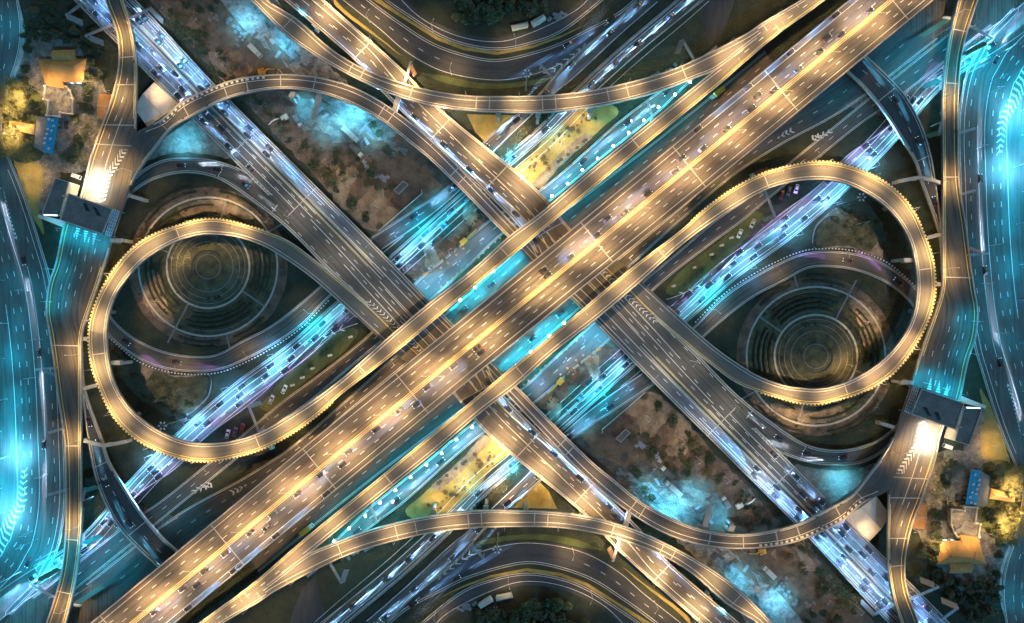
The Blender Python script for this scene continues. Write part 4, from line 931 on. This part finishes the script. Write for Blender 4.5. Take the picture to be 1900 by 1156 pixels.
# ---- trees
def crown(kind, seed):
    g = random.Random(seed); mb = MB()
    if kind == 'palm':
        for i in range(15):
            a = i*2.4 + g.uniform(-.2, .2); ln = g.uniform(2.2, 3.2); el = g.uniform(.1, .8); prev = None
            pts = [Vector((math.cos(a)*ln*t*math.cos(el*(1-t)), math.sin(a)*ln*t*math.cos(el*(1-t)), 4.2 + ln*(.55*el*t*2 - 1.0*t*t*(1.1-el*.6)))) for t in (0, .25, .5, .75, 1)]
            sd = Vector((-math.sin(a), math.cos(a), 0))
            for j in range(4):
                for k in range(3):
                    p = pts[j].lerp(pts[j+1], k/3); q = pts[j].lerp(pts[j+1], (k+.55)/3); wl = .75*(1 - abs((j + k/3)/4 - .4))
                    for s_ in (1, -1):
                        mb.add([p, q, q + sd*s_*wl + Vector((math.cos(a), math.sin(a), -.5))*.3], [(0, 1, 2)], g.choice((0, 0, 1)))
        return mb
    ncl = g.randint(8, 12); cl = [(Vector((g.gauss(0, .9), g.gauss(0, .9), g.uniform(2.2, 4.6))), g.uniform(.7, 1.25)) for _ in range(ncl)]
    for c, r in cl:
        m0 = g.choice((0, 0, 1))
        for _ in range(52):
            d = Vector((g.gauss(0, 1), g.gauss(0, 1), g.gauss(0, 1))).normalized(); p = c + d*r*g.uniform(.55, 1.08)
            u = Vector((g.gauss(0, 1), g.gauss(0, 1), g.gauss(0, .6))).normalized(); v = u.cross(d + Vector((.01, .02, .5))).normalized(); s_ = g.uniform(.13, .27)
            mb.add([p - u*s_*1.6, p + v*s_, p + u*s_*1.6, p - v*s_], [(0, 1, 2, 3)], m0 if g.random() < .7 else 1 - m0)
    return mb
def trunk(palm, seed):
    g = random.Random(seed); mb = MB()
    if palm: mb.tube([(0, 0, 0), (.1, .05, 2), (0, 0, 4.2)], [.22, .16, .14], 7); return mb
    mb.tube([(0, 0, 0), (.05, 0, 1.3), (0, .05, 3)], [.22, .17, .1], 7)
    for i in range(4):
        a = i*1.6 + g.random(); mb.tube([(0, 0, 1.3 + .25*i), (.6*math.cos(a), .6*math.sin(a), 2.4 + .2*i), (1.1*math.cos(a), 1.1*math.sin(a), 3.2)], [.1, .07, .03], 5)
    return mb
def tree(q, kind, label, group, size=1.0, var=None, z=0):
    v = var if var is not None else rng.randrange(3); mats_ = {'dark': ['leaf_dark', 'leaf_mid'], 'green': ['leaf_mid', 'leaf_light'], 'gold': ['leaf_light', 'leaf_yellow'], 'palm': ['leaf_yellow', 'leaf_light'], 'dry': ['leaf_brown', 'leaf_mid'], 'dpalm': ['leaf_mid', 'leaf_light']}[kind]
    name = 'palm_tree' if 'palm' in kind else 'tree'
    def build():
        o = thing(name, label, 'palm' if 'palm' in kind else 'tree')
        part(o, 'crown', crown('palm' if 'palm' in kind else 'tree', v + 10), mats_, True); part(o, 'trunk', trunk('palm' in kind, v), 'bark', True); return o
    o = placed(('tree', kind, v), build, P(*q, z), rng.uniform(0, 6.28), label, group); s_ = size*rng.uniform(.85, 1.15); o.scale = (s_, s_, s_*rng.uniform(.8, 1.05)); return o
for q in ((18, 172), (30, 160), (38, 176), (22, 190), (46, 190), (12, 206), (30, 207), (44, 166), (10, 258), (24, 262), (40, 276), (52, 284), (16, 276), (30, 290), (60, 293), (8, 228), (20, 240), (36, 250), (50, 262), (40, 218), (54, 204), (26, 205), (14, 290), (48, 178), (28, 276), (60, 270)):
    tree(q, 'palm' if rng.random() < .6 else 'gold', 'golden lit palm or bushy garden tree along the left edge beside the villa yard', 'golden garden trees, left edge', 1.25)
for o in TOP[-26:]:
    o['label'] = ('golden lit palm' if 'palm' in o.name else 'golden lit bushy tree') + ' on the left edge beside the villa yard'; o['group'] = ('golden palms' if 'palm' in o.name else 'golden bushes') + ', left edge'
for q in ((58, 92), (70, 72), (60, 48), (84, 50), (92, 74), (112, 68), (128, 78), (150, 82), (168, 98), (176, 118), (170, 140), (182, 150), (172, 166), (168, 184), (158, 198), (172, 204), (68, 196), (72, 208), (62, 212), (54, 128), (50, 150), (62, 168), (100, 40), (124, 52), (146, 60), (172, 74), (192, 92), (70, 25), (90, 12), (112, 18), (56, 70), (140, 36), (196, 134), (150, 225)):
    tree(q, 'dark' if rng.random() < .7 else 'dry', 'dark leafy tree crowding round the golden villa, upper left', 'dark trees round the villa, upper left', 1.15)
for q in ((150, 262), (160, 272), (146, 280), (166, 256), (136, 292), (154, 292), (160, 308), (140, 300), (126, 296), (172, 240)):
    tree(q, 'dpalm' if rng.random() < .5 else 'dark', 'dark palm between the car yard and the left toll road', 'dark palms by the toll road, left', 1.1)
for o in TOP[-10:]:
    if 'palm' not in o.name: o['label'] = 'dark round tree between the car yard and the left toll road'; o['group'] = 'dark trees by the toll road, left'
for x in range(0, 10):
    for y in range(0, 4):
        q = (818 + x*21 + rng.uniform(-6, 6), -18 + y*18 + rng.uniform(-5, 5))
        lim = 52 - ((q[0] - 930)/17)**2*1.0 - 4
        if q[1] > lim or (940 < q[0] and 20 < q[1]): continue
        tree(q, rng.choice(('dark', 'dark', 'green', 'dry')), 'dense leafy tree of the small wood inside the curved roads at the top centre', 'trees of the top centre wood', 1.5)
for q in ((872, 30), (884, 34), (846, 36), (862, 40)): tree(q, 'gold', 'pale gold tree at the rim of the top centre wood', 'pale gold trees, top centre wood', 1.0)
for i in range(13):
    q = lerp2([(300, 20), (345, 55), (395, 110), (430, 155)], rng.random()); q = (q[0] + rng.uniform(4, 26), q[1] + rng.uniform(-22, 8))
    tree(q, rng.choice(('dry', 'dark', 'dark')), 'scrubby dark tree on the rough slope beside the lower expressway, upper left', 'scrub trees beside the expressway, upper left', .8)
for i in range(6):
    q = (rng.uniform(340, 410), rng.uniform(-10, 45)); tree(q, 'dark', 'dark tree of the thicket between expressway and dirt track, top left', 'thicket trees, top left', .95)
for i in range(9):
    q = lerp2([(735, 205), (700, 235), (700, 262), (740, 300)], rng.random()); tree((q[0] + rng.uniform(-12, 12), q[1] + rng.uniform(-6, 12)), 'dark', 'small dark tree in the shade of the arc ramp, upper left of centre', 'dark trees below the arc ramp, upper left', .75)
def tuft(q, kind, label, group, size, name='bush'):
    v = rng.randrange(3); mats_ = {'dark': ['leaf_dark', 'leaf_mid'], 'dry': ['leaf_brown', 'leaf_mid']}[kind]
    def build():
        o = thing(name, label, name.split('_')[-1]); part(o, 'foliage', crown('tree', v + 10), mats_, True); part(o, 'stem', trunk(False, v), 'bark', True); return o
    o = placed((name, kind, v), build, P(q[0], q[1], -1.4 * size), rng.uniform(0, 6.28), label, group); s_ = size*rng.uniform(.8, 1.25); o.scale = (s_, s_, s_*.8)
for i in range(46):
    q = lerp2([(300, 40), (420, 165), (500, 225), (560, 290), (690, 425)], rng.random()); q = (q[0] + rng.uniform(2, 20), q[1] + rng.uniform(-16, 6))
    tuft(q, rng.choice(('dry', 'dark', 'dark')), 'scraggy dark bush along the building site edge beside the expressway, upper left', 'bushes along the upper left building site', rng.uniform(.5, 1.15))
for i in range(40):
    q = (rng.uniform(560, 700), rng.uniform(260, 330)); q = (q[0] + (q[1] - 260)*.7, q[1] + (q[0] - 560)*.25)
    tuft(q, rng.choice(('dry', 'dark')), 'scattered weedy bush in the middle of the upper left building site', 'weedy bushes in the upper left building site', rng.uniform(.4, .95))
for i in range(24):
    q = lerp2([(800, 452), (870, 405), (890, 400), (850, 465), (790, 510)], rng.random()); tuft((q[0] + rng.uniform(-5, 5), q[1] + rng.uniform(-5, 5)), 'dark', 'small dark bush on the earth bank, left of centre', 'bushes on the left earth bank', rng.uniform(.25, .5))
for i in range(26):
    q = (rng.uniform(250, 370), rng.uniform(700, 770)); tuft(q, rng.choice(('dry', 'dark')), 'small weedy bush on the rough lawn below the left garden', 'weedy bushes below the left garden', rng.uniform(.25, .5))
for i in range(30):
    q = lerp2([(960, 320), (1010, 270), (1060, 225), (1110, 200)], rng.random()); tuft((q[0] + rng.uniform(-4, 24), q[1] + rng.uniform(-4, 16)), 'dry', 'dry grass tussock on the golden field, top right of centre', 'tussocks on the golden field, top right', rng.uniform(.25, .5), 'grass_tussock')
for i in range(40):
    a, r_ = rng.uniform(0, 360), rng.choice((72, 82, 99, 112, 123, 134, 143, 155)); tuft((CX + r_*math.cos(R(a)), CY + r_*math.sin(R(a))), 'dark', 'small shrub planted between the rings of the left garden', 'shrubs of the left garden rings', rng.uniform(.2, .45), 'shrub')
def bush(q, label, group, kind='dark', size=.55): tree(q, kind, label, group, size)
for i in range(14):
    f = rng.random(); q = lerp2([(1000, 300), (1012, 285), (960, 300)][0:2], f); q = lerp2([(985, 262), (1045, 205)], f) if False else lerp2([(930, 300), (1010, 225), (1050, 185)], f)
    tree((q[0] + rng.uniform(-4, 4), q[1] + rng.uniform(-4, 4)), 'dry', 'low brown bush in the planted median between the two avenues, top centre', 'median bushes, top centre', .4)
for i in range(8):
    q = lerp2([(560, 686), (640, 622)], rng.random()); tree((q[0] + rng.uniform(-4, 4), q[1] + rng.uniform(-4, 4)), 'dark', 'low dark bush on the grass strip inside the left loop', 'bushes on the left grass strip', .5)
for i in range(9):
    q = lerp2([(235, 700), (300, 770), (330, 790)], rng.random()); tree((q[0] + rng.uniform(-4, 30), q[1] + rng.uniform(-8, 6)), 'dark', 'low dark bush on the rough ground inside the lower bend of the left loop', 'bushes inside the left loop', .55)
for i in range(8):
    a = rng.uniform(0, 360); q = (CX + 66*math.cos(R(a)), CY + 60*math.sin(R(a))); tree(q, 'dark', 'small dark shrub on the round mound in the left garden', 'shrubs on the left garden mound', .35, z=.6)

# ================================================================== LAMPS
lamps_along(RM, .5, RM.len * .5 / 10, 'double-armed golden street lamp on the median of the main highway, {} half', 'median lamps of the main highway', f0=0.0, f1=.5, inset=0, double=True, h=11, arm=4.6, k=.8, jitter=0)
for o in TOP:
    if o.get('group') == 'median lamps of the main highway': o['label'] = 'double-armed golden street lamp on the median of the main highway, lower left half'; o['group'] = 'median lamps of the main highway, lower left half'
lamps_along(RL, 'A', 22, 'golden street lamp on the outer guard of the left loop ramp', 'lamps of the left loop ramp', f0=.14, f1=.6, h=9, k=.8)
lamps_along(RL, 'A', 25, 'golden street lamp on the straight loop ramp along the main highway, upper side', 'lamps on the straight of the loop ramp, upper side', f0=.6, f1=1, h=10, k=.65)
lamps_along(RC, 'A', 26, 'golden street lamp on the outer parapet of the connector ramp, top centre', 'lamps of the top connector ramp', f1=.92, h=9, k=.55)
lamps_along(RD, 'A', 26, 'golden street lamp on the outer parapet of the arc ramp, upper left', 'lamps of the upper left arc ramp', f0=.12, f1=.95, h=10, k=.3)
lamps_along(RT, 'B', 34, 'street lamp on the outer parapet of the lower expressway, upper left stretch', 'lamps of the lower expressway, upper left stretch', f0=0, f1=.5, h=14, k=.16, col='white')
lamps_along(RT, 'A', 30, 'street lamp on the near edge of the lower expressway beside the left loop', 'lamps of the lower expressway beside the left loop', f0=.24, f1=.5, h=14, k=.14, col='white')
lamps_along(RT, 'B', 22, 'added blue-white fill lamp on the outer parapet of the lower expressway, upper left corner', 'added blue fill lamps of the lower expressway, upper left', f0=.03, f1=.27, h=12, k=.25, col='blue')  # added fill lamps, give these lanes the glow of traffic streaks
lamps_along(RT, 'A', 24, 'bright golden street lamp on the lower expressway stretch below the main highway, right of centre', 'lamps of the lower expressway, lower stretch', f0=.65, f1=1, h=10, k=1.2)
lamps_along(RE, 'A', 26, 'golden street lamp on the toll road before the toll canopy, upper left', 'toll road lamps, upper left', f0=.04, f1=.29, h=9, k=.7)
lamps_along(RE, 'B', 40, 'golden street lamp on the toll road behind the toll canopy, lower left', 'toll road lamps, lower left', f0=.5, f1=.97, h=9, k=.55)
for q in ((200, 300), (190, 330), (180, 352)): street_lamp(P(*q, 7.3), R(200), 'bright white lane lamp in front of the left toll canopy', 'white lamps at the left toll canopy', h=8, arm=1.2, col='white', k=2.0)
for q, a in (((118, 425), -60), ((150, 436), -70), ((186, 446), -80)): street_lamp(P(*q, 7.1), R(a), 'cyan lamp behind the left toll canopy', 'cyan lamps behind the left toll canopy', h=7, arm=1.2, col='cyan', k=.8)
for q in ((100, 500), (95, 560)): street_lamp(P(*q, 7.1), R(0), 'cyan lamp on the outer side of the teal toll road, left', 'cyan lamps on the teal toll road, left', h=9, arm=2.2, col='cyan', k=.45)
street_lamp(P(244, 318, 8.2), R(200), 'golden street lamp where the arc ramp leaves the toll road, left', 'lamps at the arc ramp fork', h=9, arm=2.2, col='gold', k=.6)
for q, k in (((752, 482), .5), ((785, 452), .55), ((820, 422), .6), ((848, 396), .6), ((735, 440), .3), ((775, 408), .35), ((812, 378), .4), ((815, 525), .35), ((850, 492), .3), ((893, 452), .35)):  # added fill lamps, brighten the half-dark road block
    street_lamp(P(*q, .45), R(50), 'added short blue fill lamp in the road block between expressway and arc ramp, left of centre', 'added short blue fill lamps, left of centre', h=6, arm=1.8, col='blue' if q[1] > 430 else 'cyan', k=k * 1.6)
# cyan lamps at street level
for x, y, k in ((3, 50, .35), (2, 130, .16), (-6, 340, .12), (2, 430, .14), (8, 520, .25), (16, 600, .35), (8, 665, .7), (14, 740, .8), (2, 800, 1.0), (20, 845, 2.6), (4, 905, 1.8), (6, 950, 2.2), (-6, 1005, .9), (66, 700, .2), (78, 630, .2), (88, 880, .14), (60, 985, .2), (52, 540, .16)):
    street_lamp(P(x, y, .5), R(8), 'tall cyan street lamp on the wide frontage road, left edge', 'cyan lamps of the frontage road, left edge', h=11, arm=3, col='ice' if k > 2 else 'cyan', k=k * (1.15 if k > 2 else .75))
for f in (.1, .15, .2, .255, .31, .36, .42, .47, .52, .57, .62, .69, .74):  # added fill lamps, spread the traffic streaks' blue glow across the avenue
    p = RJ1.pos(f*RJ1.len, 'A', -.9); q = RJ1.pos(f*RJ1.len, .5, 0); d = q - p
    street_lamp(p, math.atan2(d.y, d.x), 'added blue fill lamp along the avenue beside the left loop', 'added blue fill lamps of the avenue, left', h=9, arm=2.5, col='blue' if .12 < f < .45 else 'cyan', k=1.3)
for q in ((857, 559), (884, 536), (918, 506), (945, 482)): globe_lamp(P(q[0] - 2, q[1] - 2, .5), 'bright globe lamp in the cyan gap beside the main highway, left of centre', 'globe lamps in the cyan gap, left of centre', 4, k=.62)
for q in ((625, 1000), (653, 977), (683, 954), (710, 930), (738, 907), (766, 883), (795, 860), (823, 839), (850, 814), (879, 791)): globe_lamp(P(q[0] - 2, q[1] - 1, .5), 'bright globe lamp in the row along the cyan service road, lower left of centre', 'globe lamps along the service road, lower left', 4, k=.3)
for q, k in (((817, 326), 1.1), ((908, 414), .7), ((788, 522), .8), ((655, 207), 1.2), ((450, 40), 1.0), ((598, 128), 1.4), ((560, 190), .5), ((520, 80), .7), ((1020, 246), .35), ((340, 262), 1.0), ((300, 275), .8), ((560, 30), .2), ((600, 242), .45), ((690, 248), .5), ((628, 218), .5)):
    street_lamp(P(*q, .3), R(-40), f'white-cyan work floodlight ' + {817: 'at the avenue end of the building site, upper left', 908: 'beside the orange excavator, left of centre', 788: 'at the lower tip of the bank, left of centre', 655: 'over the big white lorry, upper left yard', 450: 'at the top of the dirt track, upper left', 598: 'where the dirt track passes the connector ramp, upper left', 560: 'near the white excavator, upper left' if q[1] > 100 else 'in the gap between two decks, top left', 520: 'in the middle of the dirt track, upper left', 1020: 'at the edge of the golden field, top right', 340: 'below the arc ramp and beside the expressway, upper left', 300: 'below the arc ramp close to the left toll road', 600: 'in the middle of the cyan yard, upper left site', 690: 'at the arc ramp end of the cyan yard, upper left site', 628: 'at the back of the cyan yard, upper left site'}[q[0]], 'work floodlights', h=9, arm=1.5, col='ice', k=k * 1.15)
for q, k, hh in (((45, 190), .6, 11), ((30, 255), .65, 11), ((22, 215), .3, 11), ((78, 172), .2, 12), ((60, 330), .35, 9), ((60, 240), .18, 7), ((150, 236), .3, 8), ((122, 200), .12, 9), ((112, 172), .16, 14), ((170, 160), .35, 12), ((266, 186), .14, 11), ((300, 180), .12, 11)):  # tall villa-front lamp and both warehouse lamps are added fill
    street_lamp(P(*q, .1), R(30), 'golden yard and fill lamp round the villa and warehouse, upper left', 'garden lamps of the villa yard, upper left', h=hh, arm=1, col='gold', k=k)
street_lamp(P(112, 143, .1), R(-100), 'small cyan wall-side lamp at the porch corner of the golden villa, upper left', 'villa porch lamps', h=5.6, arm=1, col='cyan', k=.1)
for q, k in (((960, 255), .7), ((995, 310), .5), ((1040, 270), .5), ((1080, 228), .42), ((970, 335), .6)): street_lamp(P(*q, .1), R(40), 'added golden fill lamp on the dry grass beside the avenues, top centre', 'added golden fill lamps on the dry field, top centre', h=9, arm=1.5, col='gold', k=k)  # added fill lamps, keep the field golden against the cyan spill
for q in ((330, 480), (300, 560), (420, 380)): street_lamp(P(*q, .1), R(30), 'dim golden garden lamp in the left concentric garden', 'dim garden lamps, left garden', h=9, arm=1, col='gold', k=.24)
lamps_along(RN, 'A', 40, 'dim golden street lamp on the service road inside the left loop', 'dim lamps of the service road, left', f0=.2, f1=.42, h=9, k=.14)
lamps_along(RH, 'B', 34, 'added dim golden fill lamp on the road below the left garden', 'added dim fill lamps of the garden road, left', f0=.2, f1=.75, h=9, k=.16)  # added fill lamps, tint the garden road brown
for q, k in (((380, 60), .18), ((420, 120), .28), ((470, 180), .25), ((560, 275), .22), ((640, 345), .3), ((700, 385), .35), ((610, 310), .25), ((690, 300), .2), ((835, 470), .25), ((800, 500), .2), ((320, 40), .15), ((310, 740), .08), ((350, 720), .08)):  # added fill lamps, warm the bare earth
    street_lamp(P(*q, .1), R(35), 'tall amber fill lamp added over the bare earth, left half', 'added amber fill lamps on bare earth, left half', h=15, arm=1.5, col='gold', k=k * .22)
lamps_along(RP1, 'A', 45, 'dim golden street lamp on the outer curved road, top centre', 'dim lamps of the outer curved road, top centre', f0=.0, f1=.62, h=11, k=.3)
lamps_along(RP2, 'A', 40, 'dim golden street lamp on the inner curved road, top centre', 'dim lamps of the inner curved road, top centre', f0=.1, f1=.9, h=11, k=.2)
lamps_along(RK2, 'A', 30, 'golden street lamp on the underpass road left of the main highway, lower left', 'lamps of the underpass road, lower left', f0=.25, f1=.47, h=8, k=.3)

for q, k in (((40, 1060), .3), ((105, 1020), .25), ((175, 1010), .16), ((240, 975), .14), ((170, 1085), .2), ((290, 1000), .12), ((110, 1100), .25), ((30, 1130), .3), ((172, 880), .12), ((70, 1000), .25), ((330, 960), .08), ((215, 1040), .16)):
    street_lamp(P(*q, .3), R(40), 'tall teal street lamp over the road fan in the lower left corner', 'teal lamps of the lower left road fan', h=18, arm=3, col='cyan', k=k)

# ================================================================== TRAFFIC
for off, sp, k in ((2.6, 16, .42), (5.4, 40, .5)):
    traffic(RM, .5, off, sp, 'dark car with blue-white headlights in the streaked lanes of the main highway, lower left half', 'cars on the main highway, lower left half', f0=.02, f1=.485, way=-1, k=k)
traffic(RM, 'B', 1.4, 26, 'headlit dark car in the outer shoulder lane of the main highway, lower left half', 'shoulder lane cars on the main highway, lower left half', f0=0, f1=.3, way=-1, k=.7)
for off, sp, k, w_, f1 in ((6.7, 15, 1.0, -1, .24), (9.3, 18, .8, -1, .22), (2.9, 18, .8, -1, .3)):
    traffic(RT, 'A', off, sp, 'dark car with blue-white headlights heading up the lower expressway, upper left', 'cars heading up the lower expressway, upper left', f0=.02, f1=f1, way=w_, k=k)
for off, sp, k in ((2.8, 14, .7), (6.0, 14, 1.0)):
    traffic(RT, 'B', off, sp, 'dark car with blue-white headlights heading down the lower expressway, upper left', 'cars heading down the lower expressway, upper left', f0=.02, f1=.28, way=1, k=k)
traffic(RT, 'B', 2.6, 16, 'dark car with blue headlights on the lower expressway, lower right of centre', 'cars on the lower expressway, lower right of centre', f0=.6, f1=.85, way=1, k=1)
for off, sp, k, hl in ((3.2, 15, 1.0, 'cyan'), (6.2, 18, 1.0, 'blue'), (9.2, 28, .3, 'pink')):
    traffic(RJ1, 'A', off, sp, f'dark car with {hl if hl != "pink" else "violet"} tinted headlights streaming along the avenue, left of centre', f'{hl if hl != "pink" else "violet"} lit cars on the avenue, left', f0=.08, f1=.66, way=-1, hl=hl, k=k)
traffic(RJ1, .5, 0, 18, 'dark car with blue-white headlights on the avenue beyond the connector ramp, top right of centre', 'cars on the avenue, top right of centre', f0=.66, f1=.98, way=1, k=1)
traffic(RJ2, .35, 0, 22, 'dark car with blue-white headlights on the upper avenue, top centre', 'cars on the upper avenue, top centre', f0=.05, f1=.98, way=1, hl='blue', k=.9)
traffic(RF, 'B', 9.5, 48, 'dark car with white headlights on the frontage road, left edge', 'cars on the frontage road, left edge', f0=.25, f1=.9, way=1, hl='white', k=.5)
traffic(RN, .4, 0, 24, 'dark car with blue headlights on the cyan service road, top right of centre', 'cars on the service road, top right', f0=.78, f1=.96, way=-1, hl='blue', k=.9)
traffic(RK2, .5, 0, 22, 'dark car with cyan headlights in the cyan gap beside the main highway, left of centre', 'cars in the cyan gap, left of centre', f0=.5, f1=.62, way=1, hl='cyan', k=.5)
traffic(RH, .5, 0, 24, 'dark car with violet headlights on the road curving below the left garden', 'cars on the garden road, left', f0=.06, f1=.4, way=1, hl='pink', k=.14)
traffic(RG, .5, 0, 18, 'dark car with white headlights on the slip ramp over the left garden', 'cars on the slip ramp, left garden', f0=.2, f1=.6, way=1, hl='white', k=.4)
traffic(RS, .4, 0, 26, 'dark car with cyan headlights on the merging ramp, lower left', 'cars on the merging ramp, lower left', f0=.3, f1=.8, way=1, hl='cyan', k=.35)
traffic(RP1, .75, 0, 22, 'dark car with white headlights on the outer curved road, top right of centre', 'cars on the outer curved road, top right', f0=.7, f1=.98, way=-1, k=.3)

# ================================================================== THE OTHER HALF: each thing again, turned half a circle about the middle
bpy.context.view_layer.update()
index_kids()
for o in list(TOP):
    c = copy_tree(o)
    c.location = (-o.location.x, -o.location.y, o.location.z)
    c.rotation_euler = (o.rotation_euler.x, o.rotation_euler.y, o.rotation_euler.z + math.pi)
    for k in ('label', 'group'):
        if k in o: c[k] = swap(o[k])
